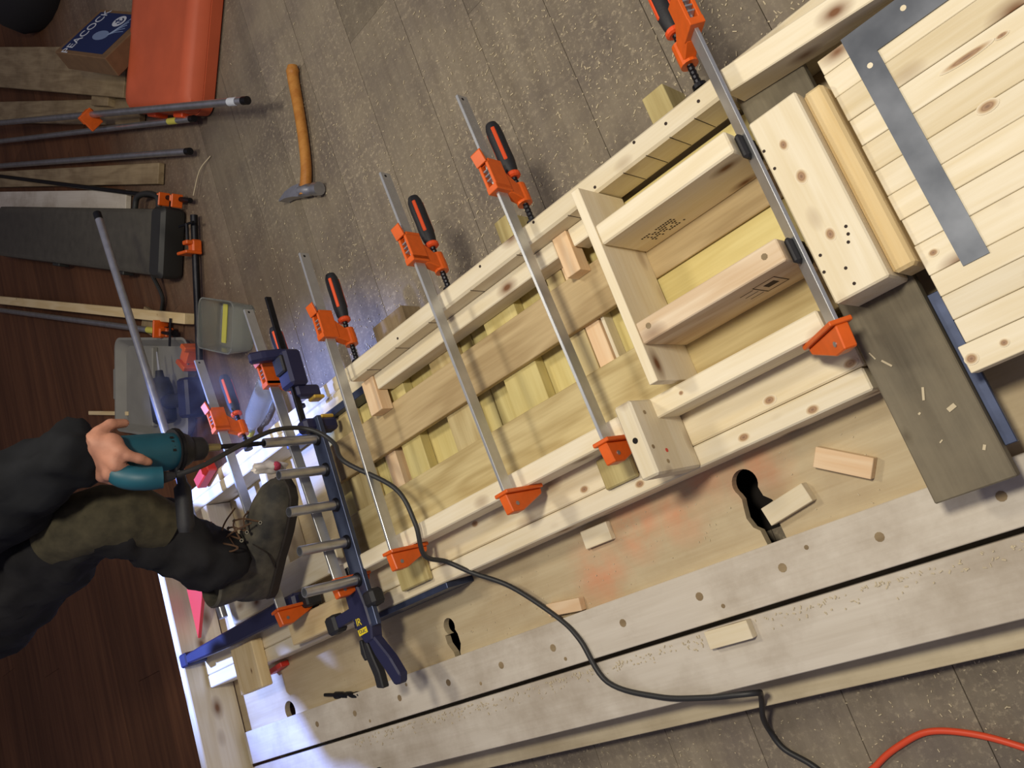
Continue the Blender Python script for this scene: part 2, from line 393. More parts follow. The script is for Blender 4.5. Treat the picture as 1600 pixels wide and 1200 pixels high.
# sawdust and chips: nobody could count them
mb = MB(); bm = mb.bm
def chip(x, y, z, l, wd, a):
    c, s = math.cos(a) * l / 2, math.sin(a) * l / 2; u, v = -math.sin(a) * wd / 2, math.cos(a) * wd / 2
    t = rnd.uniform(.0006, .0022)
    q = [(x - c - u, y - s - v), (x + c - u, y + s - v), (x + c + u, y + s + v), (x - c + u, y - s + v)]
    lo = [bm.verts.new((px, py, z)) for px, py in q]; hi = [bm.verts.new((px, py, z + t)) for px, py in q]
    bm.faces.new(hi)
    for k in range(4): bm.faces.new((lo[k], lo[(k + 1) % 4], hi[(k + 1) % 4], hi[k]))
for _ in range(4600):
    x = rnd.uniform(0.1, 2.5); y = -0.80 - abs(rnd.gauss(0, .62))
    if y < -2.6: continue
    if rnd.random() > 1.25 - x * .42: continue
    chip(x, y, 0.0002, rnd.choice((.003, .003, .004, .005, .006, .010)), rnd.uniform(.0012, .003), rnd.uniform(0, 6.3))
for _ in range(700):
    chip(rnd.uniform(0.3, 2.0), rnd.uniform(.30, .62), 0.0002, rnd.choice((.002, .003, .004, .006)), rnd.uniform(.001, .002), rnd.uniform(0, 6.3))
tag(mb.build('sawdust', 'chips'), 'pale sawdust and small wood chips strewn over the floor boards', 'sawdust', kind='stuff')

# ------------------------------------------------------------------ work platform
pf = thing('work_platform', 'low plywood work platform with grey screwed edge planks and keyhole cut-outs', 'platform', (1.2, -0.3, 0))
def keyhole(px, py, spec):
    return [(px + a, py + b) for a, b in spec]
def arc(cx, cy, r, a0, a1, n=10):
    return [(cx + r * math.cos(math.radians(a0 + (a1 - a0) * k / n)), cy + r * math.sin(math.radians(a0 + (a1 - a0) * k / n))) for k in range(n + 1)]
# hole outlines (world xy)
hole1 = arc(.766, -.114, .027, 35, -215, 16) + [(.741, -.080), (.728, -.068), (.721, -.048), (.726, -.034), (.733, -.024), (.731, .03), (.771, .03), (.775, -.022), (.786, -.032), (.792, -.052), (.788, -.075), (.785, -.088)]
hole2 = arc(1.690, -.070, .021, 60, -215, 14) + [(1.668, -.045), (1.668, -.02), (1.680, .0), (1.680, .03), (1.702, .03), (1.703, -.005), (1.716, -.03), (1.716, -.052)]
hole3 = arc(2.52, -.01, .03, 35, -215, 14) + [(2.49, .02), (2.495, .05), (2.55, .05), (2.555, .02)]
def plate_with_holes(outer, holes, z0, z1, mat, parent):
    b2 = bmesh.new(); ed = []
    for loop in [outer] + holes:
        vs_ = [b2.verts.new((x, y, z1)) for x, y in loop]
        for i in range(len(vs_)): ed.append(b2.edges.new((vs_[i], vs_[(i + 1) % len(vs_)])))
    bmesh.ops.triangle_fill(b2, edges=ed, use_beauty=True)
    # drop faces whose centre falls in a hole
    def inside(p, poly):
        c = False; n = len(poly)
        for i in range(n):
            x1, y1 = poly[i]; x2, y2 = poly[(i + 1) % n]
            if (y1 > p.y) != (y2 > p.y) and p.x < (x2 - x1) * (p.y - y1) / (y2 - y1) + x1: c = not c
        return c
    kill = [f for f in b2.faces if any(inside(f.calc_center_median(), h) for h in holes)]
    if kill: bmesh.ops.delete(b2, geom=kill, context='FACES_ONLY')
    r = bmesh.ops.extrude_face_region(b2, geom=b2.faces[:])
    for v in [g for g in r['geom'] if isinstance(g, bmesh.types.BMVert)]: v.co.z = z0
    mb = MB(); mb.merge(b2)
    o = mb.build('plywood_panel', mat, parent, -Vector(parent.location)); return o
plate_with_holes([(-.45, -.80), (2.82, -.80), (2.82, .05), (-.45, .05)], [hole1, hole2, hole3], .142, .16, 'plywood', pf)
board('edge_plank', -.45, 2.80, .006, .108, .16, .18, 'old_plank', 'x', pf)
board('edge_plank', -.45, 2.80, .118, .236, .155, .178, 'old_plank', 'x', pf)
board('ledge_board', -.45, 2.80, .09, .297, .050, .073, 'ledge_plank', 'x', pf)
for y0 in (-.79, -.42, .045): board('joist', -.45, 2.80, y0, y0 + .038, .0, .142, 'rough_brown', 'x', pf)
board('joist', -.45, 2.80, .19, .228, .0, .050, 'rough_brown', 'x', pf)
board('packing_strip', -.45, 2.80, .125, .165, .073, .155, 'rough_brown', 'x', pf)
mb = MB(); mb.box(-.45, 2.8, -.75, -.02, .001, .004); mb.build('painted_shade_sheet', 'subfloor', pf, -Vector(pf.location))  # dark sheet added under the deck, shade put into its colour
for x in (.155, .364, .565, .753, .942, 1.143, 1.355, 1.532, 1.734, 1.943, 2.16, 2.36):
    mb = MB(); mb.tube([(0, 0, 0), (0, 0, .0012)], .0085, 10)
    mb.build('screw_hole', 'black_hole' if False else 'rough_brown', pf, Vector((x, .057 + rnd.uniform(-.004, .004), .1795)) - Vector(pf.location))
for x, y in ((.694, .033), (1.33, .09), (1.9, .03), (.9, .085), (1.62, .085), (2.1, .09)):
    mb = MB(); mb.tube([(0, 0, 0), (0, 0, .001)], .0045, 8)
    mb.build('screw_hole', 'rough_brown', pf, Vector((x, y, .1795)) - Vector(pf.location))
for x0, x1, y0, y1, z1 in ((.60, .655, -.935, -.70, .12), (1.085, 1.135, -.93, -.70, .12), (1.55, 1.69, -.93, -.70, .10)):
    board('sleeper_end', x0, x1, y0, -.792, .03, z1, 'poplar_green' if x0 < 1.5 else 'rough_brown', 'y', pf)

# sawdust lying in the slot of the platform
mb = MB(); bm = mb.bm
for _ in range(380):
    x = rnd.uniform(.3, 2.2); y = .125 + abs(rnd.gauss(0, .012))
    chip(x, y, .1785, rnd.choice((.003, .004, .006)), rnd.uniform(.001, .0025), rnd.uniform(0, 6.3))
for _ in range(160):
    x, y = rnd.uniform(.5, 2.2), rnd.uniform(-.15, .0)
    if .70 < x < .81 or 1.65 < x < 1.73: continue
    chip(x, y, .1603, rnd.choice((.002, .003, .004)), .0014, rnd.uniform(0, 6.3))
tag(mb.build('sawdust', 'chips'), 'fine pale sawdust lying along the slot between platform planks', 'sawdust', kind='stuff')

# ------------------------------------------------------------------ base frame of long rails on the platform
bf = thing('base_frame', 'long pine base frame of paired rails with a tall end board', 'frame', (1.6, -.48, .16))
board('rail', .445, 2.815, -.2055, -.165, .16, .25, 'pine', 'x', bf, .003)
board('rail', .44, 2.815, -.296, -.207, .16, .2495, 'spruce_knotty', 'x', bf, .003)
board('rail', -.42, 2.815, -.7595, -.722, .16, .25, 'pine', 'x', bf, .003)
board('rail', -.40, 2.815, -.80, -.7605, .16, .248, 'pine', 'x', bf, .003)
board('end_board', 2.822, 2.86, -.80, .29, .16, .315, 'spruce_knotty', 'y', bf, .003)
board('cross_member', 2.56, 2.598, -.72, -.248, .16, .25, 'pine', 'y', bf, .003)
board('cross_member', 2.20, 2.238, -.72, -.248, .16, .232, 'pine', 'y', bf, .003)
for y in (-.62, .11): board('end_block', 2.862, 2.91, y, y + .05, .16, .20, 'pine', 'x', bf)

# ------------------------------------------------------------------ batten panel (yellow poplar boards with long slats)
bpn = thing('slatted_frame', 'yellow poplar panel of cross boards with two long brown slats', 'panel', (1.15, -.47, .16))
lower = [.43, .56, .70, .83, .975, 1.115, 1.255, 1.395, 1.535, 1.69, 1.90]
for a, b in zip(lower[:-1], lower[1:]): board('cross_board', a + .001, b - .001, -.70, -.315, .186, .204 - rnd.uniform(0, .002), 'poplar_yellow', 'y', bpn)
for i, (a, b) in enumerate(((.445, .60), (.605, .735), (.927, .972), (1.077, 1.18), (1.296, 1.388), (1.497, 1.573), (1.725, 1.82))):
    board('upper_cross_board', a, b, -.70, -.315, .205, .236, 'poplar_yellow' if i % 2 else 'poplar_tan', 'y', bpn)
for a, b in ((.886, .924), (1.602, 1.645)): board('cleat', a, b, -.706, -.315, .205, .2365, 'pine_pink', 'y', bpn)
board('thin_strip', .872, .880, -.66, -.315, .205, .236, 'pine', 'y', bpn, .0008)
board('long_slat', .432, 1.90, -.632, -.526, .237, .255, 'poplar_brown', 'x', bpn)
board('long_slat', .432, 1.88, -.43, -.310, .237, .255, 'poplar_tan', 'x', bpn)
board('filler_board', .432, .742, -.525, -.431, .237, .250, 'poplar_yellow', 'x', bpn)
board('filler_board', .432, .742, -.70, -.633, .237, .250, 'poplar_yellow', 'x', bpn)

# ------------------------------------------------------------------ loose and clamped lumber of the assembly
def pencil(o_parent, pts, r=.0012):
    mb = MB(); mb.tube(pts, r, 5); return mb.build('pencil_line', 'pencil', o_parent)
def lumber(name, label, cat, *a, grain='x', mat='pine', bev=.003, group=None, rz=0):
    o = board(name, *a, mat, grain, None, bev, rz); return tag(o, label, cat, group)
top_rail = lumber('pine_rail', 'long pine rail with rounded edges, clamped along the floor side of the panel', 'board', .432, 1.575, -.7515, -.7085, .2505, .335, mat='pine', bev=.005)
for x in (.49, .545, .60, .655, .80, .95, 1.10, 1.25, 1.38, 1.50):
    l = -.0015 if x > .7 else -.0015
    p = pencil(top_rail, [(x - 1.0035, .0212, -.035), (x - 1.0035, .0218, .040)], .0009)
for x in (.47, .54, .61, .72, .88, 1.05, 1.21, 1.36):
    mb = MB(); mb.tube([(0, 0, 0), (0, 0, .0008)], .0032, 8); mb.build('nail_hole', 'pencil', top_rail, (x - 1.0035, rnd.uniform(-.014, .014), .0423))
low_rail = lumber('pine_rail', 'pine rail on edge beside the notched upright block', 'board', .445, 1.86, -.3065, -.2675, .2555, .331, mat='pine', bev=.003)
lumber('ledger_strip', 'long pale ledger strip lying inside the floor-side rail', 'strip', .886, 1.532, -.7075, -.668, .2375, .29, mat='pine', bev=.002)
lumber('ledger_strip', 'short pale ledger piece between cross divider and pinkish spacer', 'strip', .740, .842, -.7075, -.668, .2375, .288, mat='pine', bev=.002)
lumber('spacer_block', 'pinkish pine spacer between rail and brown slat near the cross divider', 'block', .845, .883, -.7078, -.617, .2556, .292, grain='y', mat='pine_pink', bev=.001)
lumber('spacer_block', 'pinkish pine spacer between rail and brown slat under the cable clamp', 'block', 1.535, 1.584, -.7078, -.617, .2556, .292, grain='y', mat='pine_pink', bev=.001)
j1 = lumber('spacer_joist', 'pine joist with a printed ink stamp, standing behind the cross divider', 'board', .43, .716, -.622, -.5815, .2555, .40, mat='pine', bev=.003)
j2 = lumber('spacer_joist', 'rough knotty joist standing between stamped joist and lower rail', 'board', .43, .716, -.421, -.381, .2555, .40, mat='spruce_stamp', bev=.002)
dv = lumber('cross_divider', 'thin pale cross divider board standing on edge across the joists', 'board', .7175, .736, -.706, -.312, .2555, .40, grain='y', mat='pine', bev=.001)
ub = lumber('upright_block', 'thick pine block with a dark bolt hole, standing on the paired rails', 'block', .786, .824, -.3065, -.166, .2505, .40, grain='y', mat='pine', bev=.004)
# the block is seated over the low rail end: notch is hidden, so the low rail stops at it
for y, z, r in ((-.26, .40, .0055),):
    mb = MB(); mb.tube([(0, 0, 0), (0, 0, .001)], r, 12); mb.build('bolt_hole', 'black_hole', ub, (-.0, 0.0, .0748))
for (ly, lz) in ((-.045, .042), (.02, .058), (.05, .03)):
    mb = MB(); mb.tube([(ly, .019, lz), (ly, .0198, lz)], .004, 8); mb.build('knot_plug', 'rough_brown', ub)
mb = MB(); mb.tube([(.03, .019, .02), (.03, .0196, .02)], .004, 8); mb.build('red_dot', 'red', ub)
for o, x in ((j2, -.115), (j2, .12)):
    mb = MB(); mb.tube([(0, 0, 0), (0, 0, .0008)], .0055, 8); mb.build('nail_hole', 'rough_brown', o, (x if x > 0 else x, rnd.uniform(-.006, .006), .0723))
# ink stamps (rows of short dashes, unreadable in the photo)
mb = MB()
for r_ in range(5):
    for k in range(13):
        if rnd.random() < .75: mb.box(.03 + k * .0055 + r_ * .002, .03 + k * .0055 + .0035 + r_ * .002, .0200, .0206, -.045 + r_ * .009, -.045 + r_ * .009 + .005)
mb.build('ink_stamp', 'ink', j1)
mb = MB()
for (u, v, uu, vv) in ((-.10, -.03, -.098, .03), (-.06, -.03, -.058, .03), (-.10, .028, -.06, .03), (-.10, -.03, -.06, -.028), (-.055, -.02, -.03, -.018), (-.055, 0, -.03, .002), (-.055, .02, -.03, .022), (-.09, -.01, -.07, .012)):
    mb.box(u, uu, .0196, .0203, v, vv)
mb.build('ink_stamp', 'ink', j2)
for i, (x, y0, y1) in enumerate(((.4205, -.612, -.568), (.4205, -.413, -.378))):
    mb = MB(); mb.box(-.006, .006, -.022, .022, -.03, .03, .004)
    tag(mb.build('plastic_shim', 'rubber', None, (.4215, (y0 + y1) / 2, .355)), ('black plastic shim at the end of the stamped joist', 'black plastic shim at the end of the rough knotty joist')[i], 'shim')
# short battens lying on the paired rails under the lower rail
lumber('batten_offcut', 'greenish batten offcut poking out beneath the rail next to the upright block', 'batten', .92, 1.003, -.262, -.198, .2505, .262, grain='y', mat='poplar_green')
lumber('batten_offcut', 'greenish batten offcut poking out beneath the rail under the cable', 'batten', 1.588, 1.70, -.262, -.185, .2505, .268, grain='y', mat='poplar_green')

# grey barn board, plank stack, right hand rail
lumber('barn_board', 'wide weathered grey board laid across the platform under the plank stack', 'board', .309, .429, -.72, .033, .2505, .277, grain='y', mat='barn_grey', bev=.002)
KNAIL = ((.397, -.565), (.394, -.530), (.396, -.343), (.365, -.332), (.345, -.365), (.340, -.376), (.390, -.369), (.364, -.305), (.338, -.388))
tp = lumber('thick_plank', 'thick knotty pine plank lying on the weathered grey board', 'plank', .3155, .402, -.62, -.29, .2775, .37, grain='y', mat='pine', bev=.003)
lumber('yellow_plank', 'narrow honey-coloured plank on edge against the thick knotty plank', 'plank', .2815, .3145, -.617, -.294, .2775, .347, grain='y', mat='pine_warm', bev=.005)
o = oboard('pine_rail', (.417, -.7255), (.04, -.688), .0445, .2785, .342, 'pine'); tag(o, 'pine rail butting against the laminated top beyond the clamped rail', 'board')
o = lumber('steel_bar', 'blue-grey flat steel bar under the edge of the weathered board', 'bar', .290, .3078, -.26, -.012, .2505, .262, grain='y', mat='blue_steel', bev=.001)
lumber('steel_bar', 'blue-grey steel bar lying along the paired rails by the cable', 'bar', 1.55, 1.95, -.164, -.150, .161, .252, mat='blue_steel', bev=.001)
lumber('steel_bar', 'blue-grey steel bar beside the end of the floor-side rail', 'bar', 1.60, 2.02, -.7205, -.700, .207, .258, mat='blue_steel', bev=.001)

# chips on the barn board
mb = MB(); bm = mb.bm
for x, y, l, wd, a in ((.40, -.19, .018, .003, 2.2), (.372, -.125, .02, .0035, 1.2), (.345, -.09, .013, .007, .3), (.415, -.21, .014, .002, 1.9), (.36, -.3, .02, .002, 2.4), (.33, -.02, .008, .004, 1), (.38, -.05, .006, .002, .5), (.39, -.1, .004, .003, .5)):
    chip(x, y, .2772, l, wd, a)
tag(mb.build('wood_shavings', 'chips'), 'tiny pale shavings scattered on the weathered grey board', 'shavings', kind='stuff')

# ------------------------------------------------------------------ laminated top
lt = thing('laminated_top', 'pale laminated pine top of narrow glued strips', 'table top', (-.1, -.4, .16))
edges = [-.120, -.162, -.199, -.237, -.272, -.322, -.366, -.409, -.453, -.499, -.545, -.590, -.633, -.66]
for i, (a, b) in enumerate(zip(edges[1:], edges[:-1])):
    x1 = .2795 if i > 0 else .3005
    if i == 0: x1 = .3015
    board('strip', -.75, (.2785 - rnd.uniform(0, .002)) if i else .2895, a + .0004, b - .0004, .285, .3255 - rnd.uniform(0, .0012), rnd.choice(('pine', 'pine', 'spruce_knotty')), 'x', lt, .001)
for x in (.12, -.35): board('bearer', x, x + .09, -.65, -.14, .16, .2845, 'rough_brown', 'y', lt)

def knot(x, y, z, rx, ry, parent, rz=0.0, mat='knot', name='knot'):
    mb = MB(); mb.tube([(0, 0, -.5), (0, 0, .0)], 1.0, 18); o = mb.build(name, mat, parent)
    pm = parent.matrix_basis.inverted()
    o.matrix_local = pm @ Matrix.Translation((x, y, z + .0004)) @ Matrix.Rotation(rz, 4, 'Z') @ Matrix.Diagonal((rx, ry, .0008, 1)); return o
for x, y, r_ in ((.366, -.555, .007), (.363, -.494, .009), (.363, -.390, .008)): knot(x, y, .3701, r_ * 1.1, r_ * 1.5, tp)
for x, y in KNAIL: knot(x, y, .3702, .0026, .0026, tp, 0, 'pencil', 'nail_hole')
for x, y, rx, ry in ((.112, -.447, .016, .009), (.104, -.526, .040, .006), (.056, -.524, .010, .004), (.259, -.300, .008, .006), (.234, -.141, .007, .006), (.28, -.139, .010, .009)):
    knot(x, y, .3254, rx, ry, lt)
for x, y in ((.613, -.222), (.686, -.182), (.460, -.219), (1.062, -.222), (.929, -.184), (1.590, -.270), (1.396, -.26), (.550, -.176)):
    knot(x, y, .2499, .014, .009, bf)
knot(.723, -.289, .3309, .006, .005, low_rail); knot(.85, -.28, .3309, .005, .004, low_rail)
# ------------------------------------------------------------------ framing square
sq = [(.233, -.664), (.233, -.262), (.196, -.262), (.196, -.614), (-.37, -.614), (-.37, -.664)]
mb = MB(); mb.prism(sq, 'z', 0, .0022)
so = tag(mb.build('framing_square', 'square_steel', None, (0, 0, .3258)), 'large grey steel framing square lying on the laminated top', 'square')
for x, y in ((.214, -.60), (.14, -.645)):
    mb = MB(); mb.tube([(0, 0, 0), (0, 0, .0004)], .0045, 10); mb.build('hang_hole', 'pine', so, (x, y, .0021))

# ------------------------------------------------------------------ small offcut blocks
def offcut(label, pts, z, th, mat):
    """pts: two long-side end points + width"""
    (x0, y0), (x1, y1), wd = pts
    o = oboard('offcut_block', (x0, y0), (x1, y1), wd, z, z + th, mat, None, .001); tag(o, label, 'block', 'pine offcuts on the platform')
offcut('small pine offcut lying slantwise near the weathered grey board', ((.6115, -.108), (.527, -.0525), .037), .1603, .019, 'pine_pink')
offcut('small pine offcut lying over the keyhole cut-out', ((.743, -.0405), (.650, -.0565), .036), .1603, .021, 'pine')
offcut('small pine offcut lying against the slot between platform planks', ((.953, .1365), (.856, .1375), .034), .1783, .019, 'pine')
offcut('small pale offcut tucked against the paired rails', ((1.171, -.133), (1.0955, -.132), .040), .1603, .016, 'pine')
offcut('small two-tone offcut beside the cable on the plywood', ((1.3355, -.021), (1.2375, -.0095), .028), .1603, .019, 'pine_pink')

# ------------------------------------------------------------------ bar clamps
def make_clamp(label):
    """origin: fixed jaw face at bar top plane; bar runs to -Y; jaws point to -Z"""
    t = thing('bar_clamp', label, 'clamp', group=None)
    MB().box(-.0035, .0035, -.805, .040, -.029, 0, .0008).build('bar', 'bright_steel', t)
    mb = MB(); mb.tube([(-.0037, -.795, -.012), (.0037, -.795, -.012)], .0035, 10); mb.build('bar_hole', 'black_hole', t)
    # fixed jaw
    fj = MB()
    fj.prism([(.004, .008), (.043, .004), (.043, -.030), (.016, -.100), (.004, -.104)], 'x', -.011, .011, .002)
    fj.box(-.019, .019, -.004, .004, -.104, .010, .0015)
    f = fj.build('fixed_jaw', 'orange', t)
    for s in (-1, 1):
        mb = MB(); mb.tube([(s * .0105, .027, -.016), (s * .0125, .027, -.016)], .0045, 10); mb.build('rivet', 'steel', f)
    # sliding jaw : hollow head around the bar, arm, screw boss
    sj = MB()
    for s in (-1, 1): sj.box(s * .0105 - .0035, s * .0105 + .0035, -.625, -.560, -.036, .010, .001)
    sj.box(-.014, .014, -.570, -.556, -.036, .012, .001); sj.box(-.014, .014, -.632, -.622, -.036, .004, .001)
    sj.prism([(-.632, .010), (-.622, .010), (-.622, .014), (-.650, .020), (-.654, .016)], 'x', -.014, .014, .0008)
    sj.prism([(-.612, -.030), (-.556, -.030), (-.545, -.064), (-.548, -.092), (-.572, -.092), (-.585, -.062)], 'x', -.012, .012, .002)
    sj.tube([(0, -.585, -.078), (0, -.540, -.078)], .0165, 14)
    s = sj.build('sliding_jaw', 'orange', t)
    for y in (-.605, -.594, -.583):
        mb = MB(); mb.obox((0, y, -.008), Matrix.Rotation(math.radians(10), 3, 'X'), (.013, .0035, .034), .0005); mb.build('clutch_plate', 'bright_steel', s)
    # screw
    pts = [(0, -.70 + k * .0045, -.078) for k in range(46)]
    mb = MB(); mb.tube(pts, [.0068 if k % 2 else .0056 for k in range(46)], 10); sc_ = mb.build('screw', 'black_steel', t)
    mb = MB(); mb.tube([(0, -.498, -.078), (0, -.4905, -.078)], [.013, .013], 14); mb.build('swivel_pad', 'black_steel', sc_)
    # handle
    prof = [(-.750, .006), (-.747, .0125), (-.735, .0165), (-.71, .0178), (-.68, .0170), (-.65, .0178), (-.628, .0155), (-.618, .0130)]
    mb = MB(); mb.tube([(0, y, -.078) for y, r in prof], [r for y, r in prof], 16); h = mb.build('handle', 'rubber', t, smooth=True)
    mb = MB(); mb.tube([(0, -.619, -.078), (0, -.616, -.078), (0, -.609, -.078), (0, -.606, -.078)], [.0135, .0165, .0165, .012], 16); mb.build('collar', 'orange_plastic', h)
    for a in (35, 155, 275):
        ar = math.radians(a); ax = Matrix.Rotation(-ar, 3, 'Y')
        mb = MB(); mb.obox(ax @ Vector((0, 0, .0170)) + Vector((0, -.688, -.078)), ax, (.0085, .085, .0035), .0016); mb.build('grip_inlay', 'orange_plastic', h)
    return t
cl = make_clamp('orange bar clamp nearest the upright block')
spec = [((.878, -.2625, .389), 2.2, 0, 'orange bar clamp with its jaw beside the upright block'),
        ((1.152, -.2625, .389), 2.8, 0, 'orange bar clamp crossing the panel between the block clamp and the cable'),
        ((1.548, -.2625, .389), .3, 0, 'orange bar clamp with the black cable draped over its jaw'),
        ((1.79, -.2625, .389), 4.5, 0, 'orange bar clamp behind the steel drilling jig'),
        ((2.07, -.2625, .389), 7, 0, 'orange bar clamp beneath the drill, over the bare end of the frame'),
        ((.408, -.2625, .376), -.3, 46, 'orange bar clamp tilted over, lying along the thick knotty plank')]
for i, (loc, yaw, roll, lab) in enumerate(spec):
    o = cl if i == 0 else copy_tree(cl)
    o.location = loc; o['label'] = lab; o['group'] = 'orange bar clamps across the panel'
    o.rotation_euler = (Matrix.Rotation(math.radians(yaw), 3, 'Z') @ Matrix.Rotation(math.radians(-roll), 3, 'Y')).to_euler()

# ------------------------------------------------------------------ steel drilling jig with guide tubes
jig = thing('drilling_jig', 'dark steel drilling jig bar with upright guide tubes', 'jig', (1.762, -.405, .325))
MB().box(-.026, .024, -.285, .275, .006, .014, .001).build('flat_bar', 'blue_steel', jig)
MB().box(-.026, -.020, -.285, .275, .0, .008, .001).build('bar_flange', 'blue_steel', jig)
MB().box(.034, .062, -.245, .20, -.030, -.022, .001).build('rear_bar', 'black_steel', jig)
for k, dy in enumerate((-.228, -.141, -.044, .056, .155)):
    mb = MB(); r0, r1, z0, z1, sg = .0125, .0098, .014, .172 if k in (0, 4) else .155, 14
    out = [[(0 + r * math.cos(a), dy + r * math.sin(a), z) for a in [2 * math.pi * q / sg for q in range(sg)]] for r, z in ((r0, z0), (r0, z1), (r1, z1), (r1, z1 - .05))]
    mb.loft(out); mb.build('guide_tube', 'galv_pipe', jig, smooth=True)
    mb = MB(); mb.tube([(0, dy, .013), (0, dy, .019), (0, dy, .022)], [.019, .017, .013], 12); mb.build('weld_bead', 'black_steel', jig, smooth=True)

# ------------------------------------------------------------------ quick clamps
def text_mesh(name, body, size, mat, parent, mtx, extrude=.0003):
    cu = bpy.data.curves.new(name, 'FONT'); cu.body = body; cu.size = size; cu.extrude = extrude; cu.align_x = 'CENTER'; cu.align_y = 'CENTER'
    to = bpy.data.objects.new('tmp_text', cu); C.objects.link(to)
    dg = bpy.context.evaluated_depsgraph_get(); me = bpy.data.meshes.new_from_object(to.evaluated_get(dg))
    bpy.data.objects.remove(to); me.materials.clear(); me.materials.append(M[mat])
    o = bpy.data.objects.new(name, me); C.objects.link(o); o.parent = parent; o.matrix_local = mtx; return o

q1 = thing('quick_clamp', 'navy pistol-grip quick clamp with yellow lettering, holding the drilling jig', 'clamp', (1.795, -.182, .325))
MB().prism([(-.03, -.055), (.03, -.055), (.034, .0), (.026, .055), (.012, .085), (-.020, .085), (-.034, .05), (-.036, 0)], 'z', -.018, .018, .004).build('body', 'blue_plastic', q1)
MB().box(-.006, .006, -.11, .06, -.010, .010, .001).build('bar', 'black_steel', q1, (.0, 0, 0))
MB().box(.03, .12, -.015, .015, -.012, .012, .002).build('slide_arm', 'blue_plastic', q1)
MB().box(.105, .150, -.024, .024, -.020, .020, .007).build('jaw_pad', 'rubber', q1)
MB().box(-.078, -.034, -.030, .012, -.022, .020, .008).build('front_jaw', 'rubber', q1)
MB().prism([(-.022, .075), (.006, .078), (-.004, .12), (-.024, .165), (-.040, .205), (-.062, .208), (-.074, .188), (-.058, .14)], 'z', -.014, .014, .004).build('grip', 'blue_plastic', q1)
MB().prism([(.014, .080), (.028, .078), (.036, .12), (.030, .165), (.034, .192), (.008, .200), (.004, .16), (.010, .12)], 'z', -.011, .011, .003).build('trigger', 'rubber', q1)
MB().prism([(.036, .070), (.046, .068), (.056, .10), (.050, .12), (.040, .118)], 'z', -.008, .008, .002).build('release_lever', 'rubber', q1)
rot = Matrix.Rotation(math.radians(-102), 4, 'Z')
text_mesh('lettering', 'IR', .026, 'yellow_print', q1, Matrix.Translation((.008, .030, .0185)) @ Matrix.Rotation(math.radians(173), 4, 'Z'))
MB().box(-.016, .022, .047, .062, .0182, .0188).build('label_block', 'yellow_print', q1)
text_mesh('lettering', 'QUIC', .012, 'label_blue', q1, Matrix.Translation((.003, .0545, .0191)) @ Matrix.Rotation(math.radians(173), 4, 'Z'))
q1.rotation_euler = (0, 0, math.radians(4))

q2 = thing('quick_clamp', 'navy quick clamp with yellow pads gripping the frame by a black bar', 'clamp', (1.77, -.84, .36))
MB().box(-.004, .004, -.22, .17, -.009, .009, .001).build('bar', 'black_steel', q2)
MB().prism([(-.012, .0), (.020, .0), (.028, .05), (.040, .085), (.022, .095), (.002, .06)], 'y', -.06, -.03, .006).build('grip', 'blue_plastic', q2)
MB().prism([(-.03, -.05), (.03, -.05), (.03, .055), (-.03, .055)], 'z', -.035, .02, .008).build('body', 'blue_plastic', q2)
MB().box(-.022, .022, -.035, .015, .012, .03, .004).build('trigger', 'rubber', q2)
MB().box(-.014, .014, .05, .085, -.075, .0, .006).build('moving_jaw', 'blue_plastic', q2)
MB().box(-.017, .017, .082, .092, -.08, -.045, .003).build('pad', 'yellow_plastic', q2)
MB().box(-.022, .022, .15, .185, -.095, .012, .008).build('fixed_jaw', 'blue_plastic', q2)
MB().box(-.017, .017, .140, .150, -.09, -.05, .003).build('pad', 'yellow_plastic', q2)

q3 = thing('quick_clamp', 'long navy quick clamp lying lengthwise at the end of the frame', 'clamp', (2.42, -.272, .30))
MB().box(-.34, .37, -.009, .009, -.004, .012, .001).build('bar', 'black_steel', q3)
MB().prism([(-.30, -.02), (-.26, -.03), (-.20, -.026), (.24, -.018), (.34, -.014), (.34, .016), (.05, .026), (-.22, .026), (-.30, .018)], 'z', .0, .032, .005).build('body', 'blue_plastic', q3)
MB().box(-.352, -.285, -.028, .028, -.046, .036, .008).build('jaw', 'blue_plastic', q3)
MB().box(-.39, -.35, -.022, .022, -.03, .02, .005).build('pad', 'rubber', q3)
MB().box(.34, .385, -.022, .022, -.04, .034, .005).build('end_stop', 'blue_plastic', q3)

lumber('clamp_block', 'pale wooden block squeezed under the navy quick clamps', 'block', 1.915, 2.19, -.243, -.172, .2505, .297, mat='pine_warm')
mb = MB(); mb.prism([(2.79, -.50), (2.79, -.33), (2.66, -.50)], 'z', 0, .012, .001)
tag(mb.build('marking_square', 'red', None, (0, 0, .2505)), 'red triangular marking square beside the end board', 'square')
mb = MB(); mb.box(-.05, .05, -.02, .02, 0, .035, .004)
tag(mb.build('clamp_jaw', 'red', None, (2.48, -.80, .2505), (0, 0, .3)), 'red jaw block on the frame rail below the drill', 'clamp part')
mb = MB(); mb.box(-.045, .045, -.008, .008, 0, .03, .002)
tag(mb.build('clamp_jaw', 'red', None, (2.50, -.145, .1605), (0, 0, .1)), 'red-orange clamp foot at the end of the cross member', 'clamp part')
lumber('frame_offcut', 'pale offcut plank lying across the end of the frame rails', 'block', 2.42, 2.555, -.243, -.10, .2505, .288, grain='y', mat='pine_warm')
lumber('stretcher_board', 'pale board laid lengthwise inside the frame end beneath the boot', 'board', 1.93, 2.55, -.40, -.315, .2335, .2595, mat='pine')

